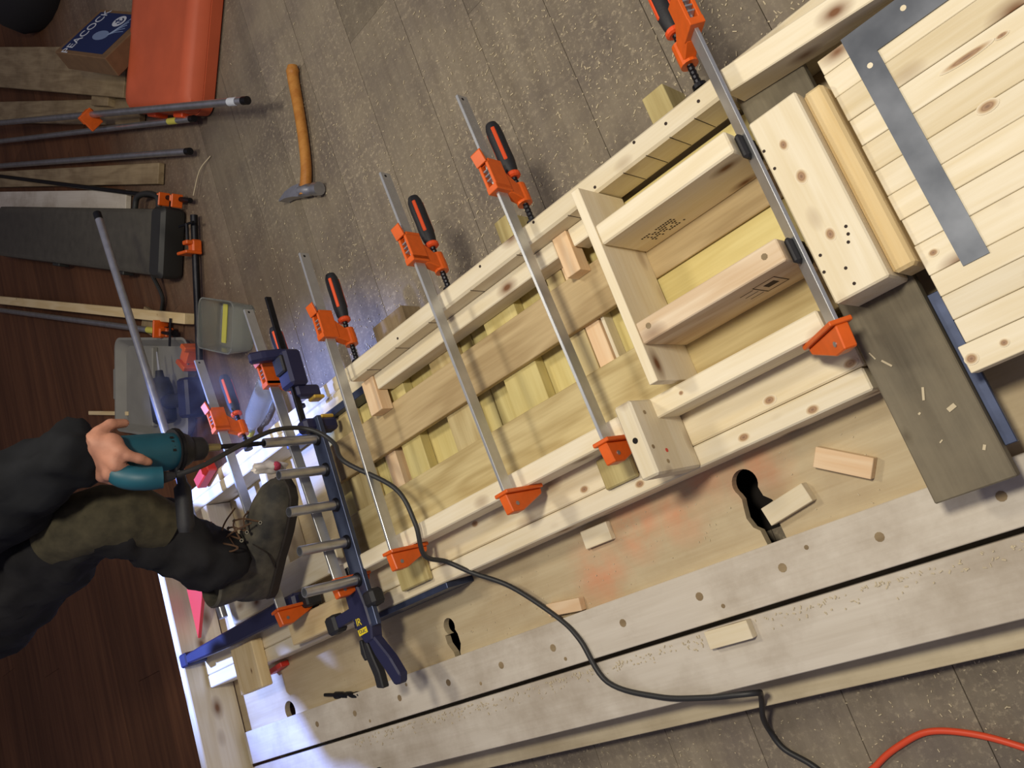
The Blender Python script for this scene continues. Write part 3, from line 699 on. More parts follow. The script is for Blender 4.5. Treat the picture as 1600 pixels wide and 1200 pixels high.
# ------------------------------------------------------------------ pipe clamps and pipes
def pipe(name, label, p0, p1, r, mat, group=None):
    p0 = Vector(p0); p1 = Vector(p1)
    t = thing(name, label, 'pipe', p0, group=group); d = p1 - p0; u = d.normalized()
    mb = MB(); mb.tube([Vector(), d], r, 16); pb = mb.build('pipe_body', mat, t, smooth=True)
    mb = MB(); mb.tube([-u * .001, u * .028], r * 1.03, 16); mb.build('threaded_end', 'black_steel', t, smooth=True)
    return t, d, u
def pipe_head(t, d, u, at, crank=False, flip=1, tilt=0.0, scale=1.0):
    """orange jaw of a pipe clamp at distance `at`"""
    f = u.normalized(); z = Vector((0, 0, 1)); s = f.cross(z).normalized(); z = s.cross(f)
    q = Matrix((f * flip, s * flip, z)).transposed() @ Matrix.Rotation(tilt, 3, 'X')
    c = f * at
    mb = MB()
    mb.obox(c, q, (.050 * scale, .040 * scale, .040 * scale), .006); 
    mb.obox(c + q @ Vector((-.026, -.012, .018)) * scale, q, (.012 * scale, .075 * scale, .066 * scale), .003)
    mb.obox(c + q @ Vector((.012, 0, .030)) * scale, q, (.016 * scale, .036 * scale, .026 * scale), .003)
    h = mb.build('jaw', 'orange', t)
    mb = MB(); mb.obox(c + q @ Vector((.006, -.021, .004)) * scale, q, (.014 * scale, .006 * scale, .02 * scale), .001); mb.build('clutch_plate', 'black_steel', h)
    if crank:
        e = c + q @ Vector((.05, 0, .03))
        mb = MB(); mb.tube([c + q @ Vector((.02, 0, .03)), c + q @ Vector((.085, 0, .03))], .0065, 10); mb.build('screw', 'black_steel', t)
        mb = MB(); mb.tube([c + q @ Vector((.083, -.06, .03)), c + q @ Vector((.083, .05, .03))], .005, 8); mb.build('crank_handle', 'black_steel', t)
t, d, u = pipe('pipe_clamp', 'galvanised pipe clamp with an orange jaw resting on the orange case', (1.877, -1.867, .146), (4.10, -3.42, .142), .0135, 'galv_pipe')
pipe_head(t, d, u, 1.27, tilt=.9)
mb = MB(); mb.tube([u * .065, u * .115], .0138, 16); mb.build('white_sticker', 'label_white', t)
t, d, u = pipe('steel_pipe', 'steel pipe with a yellow sticker behind the orange-jawed pipe clamp', (2.315, -2.145, .06), (4.25, -3.43, .06), .0125, 'galv_pipe')
mb = MB(); mb.tube([u * .13, u * .20], .0128, 16); mb.build('yellow_sticker', 'yellow_clear', t)
t, d, u = pipe('steel_pipe', 'plain steel pipe above the weathered floor offcuts', (2.42, -2.075, .045), (4.30, -3.31, .045), .0135, 'galv_pipe')
t, d, u = pipe('pipe_clamp', 'thin dark pipe clamp with small orange jaws by the crank handle', (2.52, -1.92, .035), (4.3, -3.25, .03), .010, 'black_steel')
pipe_head(t, d, u, .10, crank=False, scale=.7); pipe_head(t, d, u, .21, scale=.7)
t, d, u = pipe('pipe_clamp', 'black pipe clamp with an orange jaw lying across the floor seam', (2.53, -1.86, .03), (2.80, -1.22, .03), .0135, 'black_steel')
pipe_head(t, d, u, .12, crank=True, flip=-1)
t, d, u = pipe('pipe_clamp', 'steel pipe clamp with a yellow sticker beside the pale stick', (2.86, -1.52, .04), (4.65, -2.595, .04), .0130, 'galv_pipe')
pipe_head(t, d, u, .06, crank=True, flip=-1, scale=.95)
mb = MB(); mb.tube([u * .15, u * .23], .0133, 16); mb.build('yellow_sticker', 'yellow_clear', t)
t, d, u = pipe('pipe_clamp', 'long blue-lit pipe clamp reaching over the frame end under the drill', (2.56, -1.835, .385), (2.44, -.33, .345), .0135, 'galv_pipe')
pipe_head(t, d, u, 1.02, scale=.9)
mb = MB(); ax = Matrix.Rotation(.6, 3, 'Z')
mb.obox((0, 0, .03), ax, (.07, .05, .055), .006); mb.obox((.03, .035, .035), ax, (.02, .07, .07), .004); mb.obox((-.03, -.01, .05), ax, (.02, .04, .05), .004)
tag(mb.build('loose_clamp_jaw', 'orange', None, (2.80, -1.40, 0)), 'loose orange pipe clamp jaw on the floor near the grey tray', 'clamp part')

# ------------------------------------------------------------------ hammer
hm = thing('hammer', 'wooden-handled hammer with a steel head lying on the floor', 'hammer', (1.87, -1.55, 0))
hp = spline([(-.115, -.40, .022), (-.098, -.36, .021), (-.082, -.27, .021), (-.060, -.16, .022), (-.03, -.06, .022), (.0, .0, .024), (.012, .025, .024)], 6)
rr = [.014 + .008 * min(1, (i + 1) / 4) if i < 4 else .0215 - .004 * math.sin(math.pi * i / len(hp)) for i in range(len(hp))]
mb = MB(); mb.tube(hp, rr, 14); mb.build('handle', 'hickory', hm, smooth=True)
dv_ = Vector((-.875, .485, 0)).normalized()  # face direction
c0 = Vector((.006, .012, .026))
hd = MB(); hd.tube([c0 - dv_ * .02, c0 + dv_ * .025, c0 + dv_ * .032, c0 + dv_ * .05, c0 + dv_ * .052, c0 + dv_ * .080], [.021, .021, .016, .016, .022, .022], 14)
side = Vector((-dv_.y, dv_.x, 0))
side0 = Vector((-dv_.y, dv_.x, 0)); sg_ = 1 if side0.y > 0 else -1
cl_pts = [c0 - dv_ * .012, c0 - dv_ * .05 + side0 * sg_ * .002, c0 - dv_ * .09 + side0 * sg_ * .010, c0 - dv_ * .125 + side0 * sg_ * .026]
rings = []
for p, ww, hh in zip(cl_pts, (.021, .017, .011, .003), (.018, .019, .019, .018)):
    rings.append([p + side * ww + Vector((0, 0, hh)), p - side * ww + Vector((0, 0, hh)), p - side * ww - Vector((0, 0, hh)), p + side * ww - Vector((0, 0, hh))])
hd.loft(rings); hd.build('head', 'steel', hm, smooth=True)

# ------------------------------------------------------------------ orange case
U = Vector((-.79, .61)); V = Vector((-.62, -.785))
oc = thing('orange_case', 'orange plastic tool case lying on the floor among pipes', 'case', (2.262, -2.575, 0))
ang = math.atan2(U.y, U.x)
def rrect(hx, hy, r, z, n=5):
    pts = []
    for cx_, cy_, a0 in ((hx - r, hy - r, 0), (-hx + r, hy - r, 90), (-hx + r, -hy + r, 180), (hx - r, -hy + r, 270)):
        for k in range(n + 1):
            a = math.radians(a0 + 90 * k / n); pts.append((cx_ + r * math.cos(a), cy_ + r * math.sin(a), z))
    return pts
def case_shell(name, mat, parent, hx, hy, zs, r=.05):
    mb = MB(); mb.loft([rrect(hx - i_, hy - i_, r, z) for z, i_ in zs]); return mb.build(name, mat, parent, smooth=True)
oc.rotation_euler = (0, 0, ang)
case_shell('lower_shell', 'case_orange', oc, .27, .36, ((.0, .02), (.01, .006), (.055, .0), (.056, .003)))
case_shell('upper_shell', 'case_orange', oc, .27, .36, ((.058, .002), (.10, .004), (.118, .018), (.124, .045), (.124, .06), (.121, .075)))
for x in (-.12, .1):
    MB().box(x, x + .07, .358, .374, .03, .085, .004).build('latch', 'orange_plastic', oc) if False else MB().box(x, x + .07, -.374, -.352, .03, .085, .004).build('latch', 'orange_plastic', oc)
MB().box(-.06, .06, .35, .385, .045, .07, .006).build('carry_handle', 'dark_case2', oc)

# ------------------------------------------------------------------ boards lying in the far corner
g = 'weathered offcut boards on the far floor'
o = oboard('weathered_board', (2.66, -2.63), (4.4, -4.08), .205, .06, .085, 'rough_brown'); tag(o, 'wide weathered board propped below the labelled carton', 'board', g)
o = oboard('weathered_board', (2.72, -2.49), (4.4, -3.76), .11, .004, .03, 'rough_brown'); tag(o, 'weathered board under the galvanised pipe clamp', 'board', g)
o = oboard('weathered_board', (2.70, -2.17), (4.5, -3.36), .085, .004, .03, 'rough_brown'); tag(o, 'weathered offcut board under the plain steel pipe', 'board', g)
o = oboard('grey_board', (3.02, -2.22), (4.6, -3.26), .14, .004, .028, 'old_plank'); tag(o, 'pale grey board beside the dark tool case', 'board', g)
o = oboard('pale_stick', (2.725, -1.513), (4.65, -2.66), .042, .02, .062, 'pine_warm'); tag(o, 'long pale square stick beside the dark tool case', 'stick')
# supports under the wide board and the pale stick
o = oboard('floor_block', (2.86, -2.72), (3.0, -2.83), .16, .0, .0595, 'rough_brown'); tag(o, 'rough block propping the wide weathered board', 'block')
o = oboard('floor_block', (3.05, -1.73), (3.12, -1.66), .10, .0, .0195, 'rough_brown'); tag(o, 'thin rough block under the pale square stick', 'block')

# carton with blue label
cx_ = Vector((-.4266, -.6561, -.6226)).normalized(); cy_ = Vector((.7432, -.6461, .1737)).normalized(); cz_ = cx_.cross(cy_).normalized(); cy_ = cz_.cross(cx_)
cb = thing('carton', 'cardboard carton with a blue label printed PEACOCK and an anchor', 'box', (2.63, -2.80, .155))
cb.rotation_euler = Matrix((cx_, cy_, cz_)).transposed().to_euler()
MB().box(-.16, .125, -.20, .155, -.085, 0, .003).build('carton_body', 'card', cb)
MB().box(-.14, .105, -.16, .13, .0005, .0012).build('label', 'label_blue', cb)
text_mesh('lettering', 'PEACOCK', .062, 'label_white', cb, Matrix.Translation((-.02, .085, .0016)))
mb = MB(); mb.tube([(0, 0, 0), (0, 0, .0006)], .034, 24); mb.build('logo_disc', 'label_white', cb, (.058, -.055, .0014))
mb = MB()
mb.tube([(0, -.022, 0), (0, .022, 0)], .003, 6); mb.tube([(-.012, .012, 0), (.012, .012, 0)], .0025, 6)
mb.tube([(-.018, -.006, 0), (-.012, -.017, 0), (0, -.022, 0), (.012, -.017, 0), (.018, -.006, 0)], .003, 6); mb.build('anchor', 'label_blue', cb, (.058, -.055, .0022))
mb = MB(); mb.loft([[(x * .030 * q, y * .048 * q, z) for x, y in [(math.cos(a), math.sin(a)) for a in [2 * math.pi * k / 16 for k in range(16)]]] for q, z in ((1, 0), (1, .0006))]); mb.build('bird_motif', 'label_pale', cb, (-.035, -.03, .0014))
mb = MB()
for k in range(5): mb.tube(spline([(-.03, -.07, .0016), (-.01 + k * .012, -.10, .0016), (.0 + k * .02, -.145 + k * .008, .0016)], 4), .0014, 5)
mb.build('tail_motif', 'label_pale', cb)
bg = MB()
bg.loft([[(.29 * s * math.cos(a) * (1 + .1 * math.sin(3 * a)), .24 * s * math.sin(a), z) for a in [2 * math.pi * k / 18 for k in range(18)]] for s, z in ((.9, 0), (1, .06), (.95, .16), (.7, .23), (.35, .26))])
tag(bg.build('bag', 'bag', None, (3.30, -3.74, 0), smooth=True), 'slumped black bag behind the wide weathered board', 'bag')

# dark tool case with handle
dc = thing('tool_case', 'dark olive plastic tool case with a loop handle', 'case', (3.50, -2.36, 0)); dc.rotation_euler = (0, 0, math.radians(-33.3))
case_shell('case_body', 'dark_case', dc, .92, .135, ((.0, .012), (.01, .002), (.05, 0), (.09, .006), (.10, .02)), .03)
case_shell('end_cap', 'dark_case2', dc, .05, .14, ((.01, .006), (.03, 0), (.09, 0), (.105, .012)), .02).location = (-.93, 0, 0)
mb = MB(); mb.tube(spline([(-.86, -.13, .06), (-.84, -.18, .06), (-.75, -.195, .06), (-.66, -.18, .06), (-.64, -.13, .06)], 6), .012, 10); mb.build('handle', 'dark_case2', dc, smooth=True)
for x in (-.6, .1): MB().box(x, x + .08, .128, .146, .03, .08, .004).build('latch', 'dark_case2', dc)
mb = MB(); mb.tube(spline([(-.80, .13, .05), (-.84, .22, .02), (-.82, .30, .012), (-.90, .36, .012)], 6), .008, 8); mb.build('strap', 'dark_case2', dc)

# clear plastic tub
tb = thing('plastic_tub', 'clear plastic tub with a painted yellow highlight on the floor', 'tub', (2.49, -1.36, 0)); tb.rotation_euler = (0, 0, math.radians(-33))
mb = MB(); mb.loft([rrect(.115, .085, .03, .0), rrect(.125, .095, .03, .09), rrect(.120, .090, .028, .09), rrect(.112, .082, .028, .006)]); mb.build('tub_body', 'clear', tb, smooth=True)
MB().box(.06, .09, -.075, .07, .007, .010).build('painted_highlight', 'yellow_clear', tb)  # yellowish highlight on the clear plastic, painted as a thin strip

bo = thing('plastic_bottle', 'clear plastic bottle lying on the floor behind the frame rail', 'bottle', (2.42, -1.02, 0)); bo.rotation_euler = (0, 0, .5)
mb = MB(); mb.tube([(-.10, 0, .038), (-.098, 0, .038), (.05, 0, .038), (.085, 0, .036), (.105, 0, .034), (.125, 0, .034)], [.034, .037, .037, .030, .015, .014], 18); mb.build('bottle_body', 'clear', bo, smooth=True)
mb = MB(); mb.tube([(.124, 0, .034), (.142, 0, .034)], .0165, 14); mb.build('cap', 'yellow_clear', bo)
# grey tray with cordless driver
tr = thing('grey_tray', 'open grey plastic tool tray on the brown floor', 'tray', (3.15, -1.42, 0)); tr.rotation_euler = (0, 0, math.radians(-27))
mb = MB(); mb.loft([rrect(.30, .18, .05, .0), rrect(.33, .205, .05, .045), rrect(.32, .195, .045, .045), rrect(.29, .17, .045, .010)]); mb.build('tray_body', 'grey_plastic', tr, smooth=True)
MB().box(-.01, .02, -.165, .165, .010, .035, .004).build('divider', 'grey_plastic', tr)
MB().box(.33, .36, -.07, .07, .01, .04, .006).build('tray_lip', 'grey_plastic', tr)
dr = thing('cordless_driver', 'black and navy cordless driver lying in the grey tray', 'drill', (2.99, -1.36, .045))
e0 = Vector((2.945, -1.48, .085)) - Vector(dr.location); e1 = Vector((2.962, -1.405, .085)) - Vector(dr.location)
mb = MB(); mb.tube([e0, e1], [.003, .006], 8); mb.build('driver_bit', 'bright_steel', dr)
dd = (e1 - e0).normalized()
mb = MB(); mb.tube([e1, e1 + dd * .03, e1 + dd * .032, e1 + dd * .07, e1 + dd * .10, e1 + dd * .20, e1 + dd * .21], [.014, .018, .034, .044, .048, .046, .036], 14); mb.build('motor_body', 'rubber', dr, smooth=True)
g0 = e1 + dd * .13; gd = Vector((-.88, .30, -.05)).normalized()
mb = MB(); mb.tube([g0, g0 + gd * .09, g0 + gd * .17], [.034, .027, .030], 12); mb.build('grip', 'rubber', dr, smooth=True)
mb = MB(); mb.obox(g0 + gd * .21, Matrix.Rotation(math.atan2(gd.y, gd.x), 3, 'Z'), (.075, .15, .08), .01); mb.build('battery', 'blue_plastic', dr)
o = oboard('scrap_stick', (3.83, -1.60), (3.45, -1.43), .018, .0, .016, 'pine_warm'); tag(o, 'short pale scrap stick on the brown floor', 'stick')
mb = MB(); mb.prism([(3.44, -1.51), (3.35, -1.37), (3.60, -1.27), (3.52, -1.33)][:3], 'z', 0, .018, .001)
tag(mb.build('scrap_wedge', 'rough_brown', None, (.22, .12, 0)), 'triangular wood scrap on the brown floor by the tray', 'scrap')
mb = MB(); mb.tube(spline([(2.50, -1.93, .03), (2.43, -2.0, .02), (2.36, -2.02, .004)], 4), .002, 5)
tag(mb.build('wood_splinter', 'chips'), 'thin pale splinter standing by the crank handle', 'splinter')

# ------------------------------------------------------------------ drill, cable, bit
DX, DY = 1.762, -.633
dl = thing('power_drill', 'teal corded power drill pressing a bit into the jig', 'drill', (DX, DY, .642))
mb = MB(); mb.tube([(0, 0, -.26), (0, 0, -.13), (0, 0, -.128), (0, 0, -.02)], [.0055, .0055, .0062, .0062], 10); mb.build('drill_bit', 'black_steel', dl)
mb = MB(); mb.tube([(0, 0, -.025), (0, 0, .015)], [.0085, .0105], 12); mb.build('bit_collar', 'brass', dl)
mb = MB(); mb.tube([(0, 0, .012), (0, 0, .02), (0, 0, .050), (0, 0, .053), (0, 0, .075), (0, 0, .092)], [.020, .027, .029, .034, .044, .0505], 18); mb.build('chuck', 'rubber', dl, smooth=True)
mb = MB(); mb.loft([[((r + .004) * math.cos(a), r * math.sin(a) * 1.0 + dy, z) for a in [2 * math.pi * k / 20 for k in range(20)]] for r, z, dy in ((.034, .07, 0), (.041, .085, 0), (.044, .12, .002), (.044, .20, .002), (.041, .245, .0), (.032, .265, 0), (.018, .272, 0))])
db = mb.build('motor_housing', 'teal', dl, smooth=True)
for k in range(4): MB().box(-.046, -.040, -.018 + k * .010, -.013 + k * .010, .105, .112).build('vent_slot', 'black_hole', db)
mb = MB(); mb.tube(spline([(.0, .02, .225), (-.03, .055, .23), (-.06, .078, .205), (-.075, .085, .165)], 5), [.026] * 10 + [.025] * 4 + [.024] * 2, 14); mb.build('grip', 'teal', dl, smooth=True)
mb = MB(); mb.tube([(-.075, .085, .165), (-.080, .086, .140)], [.014, .008], 10); mb.build('cord_strain_relief', 'rubber', dl)
mb = MB(); mb.tube([(.0, .035, .085), (.01, .075, .08), (.015, .085, .08), (.03, .17, .085), (.035, .185, .087)], [.010, .011, .019, .019, .014], 12); mb.build('side_handle', 'rubber', dl, smooth=True)
mb = MB(); mb.tube([(0, 0, .080), (0, 0, .088)], [.052, .052], 18); mb.build('depth_collar', 'black_steel', dl, smooth=True)

cab = spline([(1.684, -.548, .780), (1.67, -.56, .72), (1.68, -.60, .62), (1.70, -.64, .51), (1.715, -.65, .425), (1.69, -.625, .385), (1.65, -.575, .375), (1.60, -.51, .400),
              (1.50, -.40, .36), (1.478, -.305, .352), (1.500, -.232, .335), (1.50, -.205, .275), (1.46, -.16, .245), (1.40, -.10, .20), (1.31, -.0, .1825), (1.265, .06, .188), (1.233, .160, .186), (1.118, .214, .186), (1.016, .236, .186), (.945, .246, .180), (.915, .254, .160), (.930, .262, .125), (.955, .285, .092), (.985, .318, .060), (1.008, .355, .018), (.999, .396, .008), (.95, .44, .006), (.89, .52, .006), (.75, .72, .006), (.70, 1.0, .006), (.78, 1.4, .006)], 8)
mb = MB(); mb.tube(cab, .0058, 10)
tag(mb.build('power_cable', 'cable', smooth=True), 'black rubber drill cable looping over the panel and platform', 'cable')
rc = spline([(1.10, 1.35, .007), (1.08, 1.0, .007), (.99, .70, .007), (.88, .50, .007), (.82, .452, .007), (.76, .425, .007), (.70, .412, .007), (.63, .428, .007), (.56, .462, .007), (.45, .53, .007), (.30, .68, .007), (.22, .95, .007), (.25, 1.4, .007)], 8)
mb = MB(); mb.tube(rc, .0062, 10); tag(mb.build('extension_cord', 'red_cord', smooth=True), 'orange-red extension cord curving on the floor', 'cord')
bt = thing('twist_drill_bit', 'dark stepped twist drill bit lying on the plywood', 'drill bit', (2.30, -.018, .1675))
ax = Vector((-.98, .19, 0)).normalized()
mb = MB(); mb.tube([Vector(), ax * .062], .0052, 10); mb.build('shank', 'black_steel', bt)
mb = MB(); n = 40; prev = []
side = Vector((-ax.y, ax.x, 0)); upv = Vector((0, 0, 1)); rings = []
for i in range(n + 1):
    t_ = i / n; p = ax * (.062 + .128 * t_); tw = t_ * 9.0; ring = []
    for k in range(16):
        a = 2 * math.pi * k / 16; rr_ = .0105 * (1 - .22 * max(0, math.cos(a * 2 - 0)) ** 2 * (1 if .25 < t_ else 0)); 
        if t_ > .93: rr_ *= max(.15, (1 - t_) / .07)
        ring.append(p + (side * math.cos(a + tw) + upv * math.sin(a + tw)) * rr_ + Vector((0, 0, .004)))
    rings.append(ring)
mb.loft(rings); mb.build('fluted_body', 'black_steel', bt, smooth=True)
mb = MB(); mb.tube([(2.12, .225, .19), (2.07, .26, .19), (2.03, .30, .19)], [.017, .019, .017], 12)
tag(mb.build('tool_grip', 'rubber', smooth=True), 'black rubber tool grip on the outer platform plank', 'tool')

# ------------------------------------------------------------------ person
def skin_mesh(name, verts, edges, radii, mat, parent, sub=2, disp=0.0, dscale=.08):
    me = bpy.data.meshes.new(name); me.from_pydata([Vector(v) for v in verts], edges, []); me.update()
    o = bpy.data.objects.new('tmp_skin', me); C.objects.link(o)
    md = o.modifiers.new('skin', 'SKIN'); md.use_smooth_shade = True
    if not me.skin_vertices: bpy.context.view_layer.objects.active = o
    for i, r in enumerate(radii):
        me.skin_vertices[0].data[i].radius = r if isinstance(r, (tuple, list)) else (r, r)
        me.skin_vertices[0].data[i].use_root = (i == 0)
    sb = o.modifiers.new('sub', 'SUBSURF'); sb.levels = sub; sb.render_levels = sub
    if disp:
        tx = bpy.data.textures.new('folds', 'CLOUDS'); tx.noise_scale = dscale; tx.noise_depth = 2
        dm = o.modifiers.new('disp', 'DISPLACE'); dm.texture = tx; dm.strength = disp; dm.texture_coords = 'GLOBAL'
    dg = bpy.context.evaluated_depsgraph_get(); dg.update()
    m2 = bpy.data.meshes.new_from_object(o.evaluated_get(dg)); bpy.data.objects.remove(o)
    m2.materials.clear(); m2.materials.append(M[mat])
    for p in m2.polygons: p.use_smooth = True
    r = bpy.data.objects.new(name, m2); C.objects.link(r); r.parent = parent; return r
PB = Vector((2.55, -.45, 0))
ps = thing('person', 'person in dark work clothes and worn boots, crouching over the drill', 'person', PB)
def rel(v): return Vector(v) - PB
# trousers: pelvis root, near leg (foot on the frame), other leg on the floor
tv = [(2.62, -.50, .93), (2.48, -.50, .925), (2.30, -.51, .91), (2.12, -.535, .88), (1.98, -.55, .83), (1.985, -.525, .75), (1.995, -.49, .67), (2.01, -.435, .59), (2.03, -.385, .51),
      (2.75, -.60, .88), (2.85, -.71, .64), (2.92, -.78, .46), (3.02, -.84, .28), (3.10, -.87, .14), (2.66, -.54, 1.06)]
te = [(0, 1), (1, 2), (2, 3), (3, 4), (4, 5), (5, 6), (6, 7), (7, 8), (0, 9), (9, 10), (10, 11), (11, 12), (12, 13), (0, 14)]
trr = [.165, .125, .105, .09, .080, .078, .084, .094, .100, .11, .095, .075, .068, .060, .15]
skin_mesh('trousers', [rel(v) for v in tv], te, trr, 'cloth', ps, 3, .075, .085)
# knee patch: shell hugging the front of the knee
mb = MB(); rings = []
kp = [Vector(p) for p in ((2.08, -.545, .90), (2.00, -.555, .88), (1.950, -.555, .83), (1.945, -.545, .765), (1.96, -.51, .69))]
for i, p in enumerate(kp):
    t_ = (kp[min(i + 1, 4)] - kp[max(i - 1, 0)]).normalized(); s_ = t_.cross(Vector((-1, .1, .35)).normalized()).normalized(); o_ = s_.cross(t_)
    rings.append([rel(p + s_ * .074 * math.sin(a) * (1 if 0 < i < 4 else .8) + o_ * .062 * math.cos(a) * (1 if 0 < i < 4 else .9)) for a in [math.radians(-100 + 200 * k / 14) for k in range(15)]])
b2 = mb.bm
RR = [[b2.verts.new(p) for p in r_] for r_ in rings]
for i in range(4):
    for k in range(14): b2.faces.new((RR[i][k], RR[i][k + 1], RR[i + 1][k + 1], RR[i + 1][k]))
ko = mb.build('knee_patch', 'kneepad', ps, smooth=True)
# chalky scuffs on the knee patch
# jacket: torso and both arms
jv = [(2.66, -.54, 1.00), (2.62, -.56, 1.16), (2.56, -.58, 1.32), (2.50, -.60, 1.42), (2.47, -.76, 1.36), (2.36, -.70, 1.18), (2.16, -.645, 1.075), (1.94, -.650, .99), (1.724, -.646, .918),
      (2.60, -.38, 1.32), (2.84, -.40, 1.20), (2.86, -.50, 1.06), (2.06, -.55, .87), (1.93, -.60, .80)]
je = [(0, 1), (1, 2), (2, 3), (2, 4), (4, 5), (5, 6), (6, 7), (7, 8), (2, 9), (9, 10), (10, 11)]
jv = jv[:12]; jr = [.17, .175, .16, .075, .11, .115, .118, .096, .064, .095, .08, .06]
skin_mesh('jacket', [rel(v) for v in jv], je, jr, 'jacket', ps, 3, .065, .085)
# head, cap of hair (bare head is out of the picture)
hdv = [(2.50, -.60, 1.38), (2.46, -.605, 1.47), (2.42, -.61, 1.54), (2.40, -.61, 1.62), (2.36, -.61, 1.52), (2.325, -.61, 1.545)]
skin_mesh('head', [rel(v) for v in hdv], [(0, 1), (1, 2), (2, 3), (2, 4), (2, 5)], [.055, .058, .085, .075, .06, .014], 'skin', ps, 2)
hr = MB()
bmesh.ops.create_uvsphere(hr.bm, u_segments=20, v_segments=12, radius=.098)
hr.build('hair', 'hair', ps, rel((2.435, -.61, 1.60)), smooth=True)
for dy in (-.032, .032):
    mb = MB(); bmesh.ops.create_uvsphere(mb.bm, u_segments=10, v_segments=8, radius=.011); mb.build('eye', 'label_white', ps, rel((2.338, -.61 + dy, 1.575)))
    mb = MB(); mb.tube([(0, 0, -.03), (0, .006, 0), (0, 0, .03)], [.008, .016, .009], 8); mb.build('ear', 'skin', ps, rel((2.44, -.61 + dy * 2.75, 1.56)), smooth=True)
# right hand wrapped over the back of the drill
HS = Vector((-.075, .022, .038))
hv = [(1.822, -.670, .900), (1.800, -.672, .872), (1.783, -.662, .850),
      (1.772, -.640, .842), (1.786, -.618, .848), (1.815, -.610, .852), (1.840, -.614, .858),
      (1.767, -.628, .830), (1.765, -.618, .808), (1.772, -.610, .786),
      (1.792, -.604, .826), (1.798, -.598, .806), (1.803, -.600, .786),
      (1.822, -.600, .832), (1.830, -.596, .812), (1.834, -.600, .795),
      (1.848, -.605, .840), (1.858, -.601, .822), (1.864, -.606, .806),
      (1.792, -.692, .868), (1.786, -.708, .842), (1.796, -.713, .806)]
he = [(0, 1), (1, 2), (2, 3), (1, 3), (1, 4), (2, 4), (2, 5), (1, 5), (1, 6), (5, 6), (3, 7), (7, 8), (8, 9), (4, 10), (10, 11), (11, 12), (5, 13), (13, 14), (14, 15), (6, 16), (16, 17), (17, 18), (1, 19), (19, 20), (20, 21)]
hrad = [.026, .024, .022, .016, .016, .016, .014, .0125, .0115, .0095, .012, .011, .009, .0115, .0105, .0085, .0105, .0095, .0075, .015, .0125, .0105]
hv = [Vector(v) + HS for v in hv]
def hand_mesh(off):
    mbd = bpy.data.metaballs.new('hand_meta'); mbd.resolution = .005; mbd.threshold = .6
    mo = bpy.data.objects.new('handmeta', mbd); C.objects.link(mo)
    for a, b in he:
        pa, pb = Vector(hv[a]), Vector(hv[b]); ra, rb = hrad[a], hrad[b]; L_ = (pb - pa).length; n_ = max(2, int(L_ / (min(ra, rb) * .8)) + 1)
        for k in range(n_ + 1):
            t_ = k / n_; e_ = mbd.elements.new(); e_.co = rel(pa.lerp(pb, t_) + Vector(off)); e_.radius = (ra + (rb - ra) * t_) * 1.42; e_.stiffness = 2.0
    dg = bpy.context.evaluated_depsgraph_get(); dg.update(); me = bpy.data.meshes.new_from_object(mo.evaluated_get(dg))
    bpy.data.objects.remove(mo); me.materials.clear(); me.materials.append(M['skin'])
    for p in me.polygons: p.use_smooth = True
    o = bpy.data.objects.new('hand', me); C.objects.link(o); o.parent = ps
hand_mesh((0, 0, 0)); hand_mesh((1.05, .14, .14))

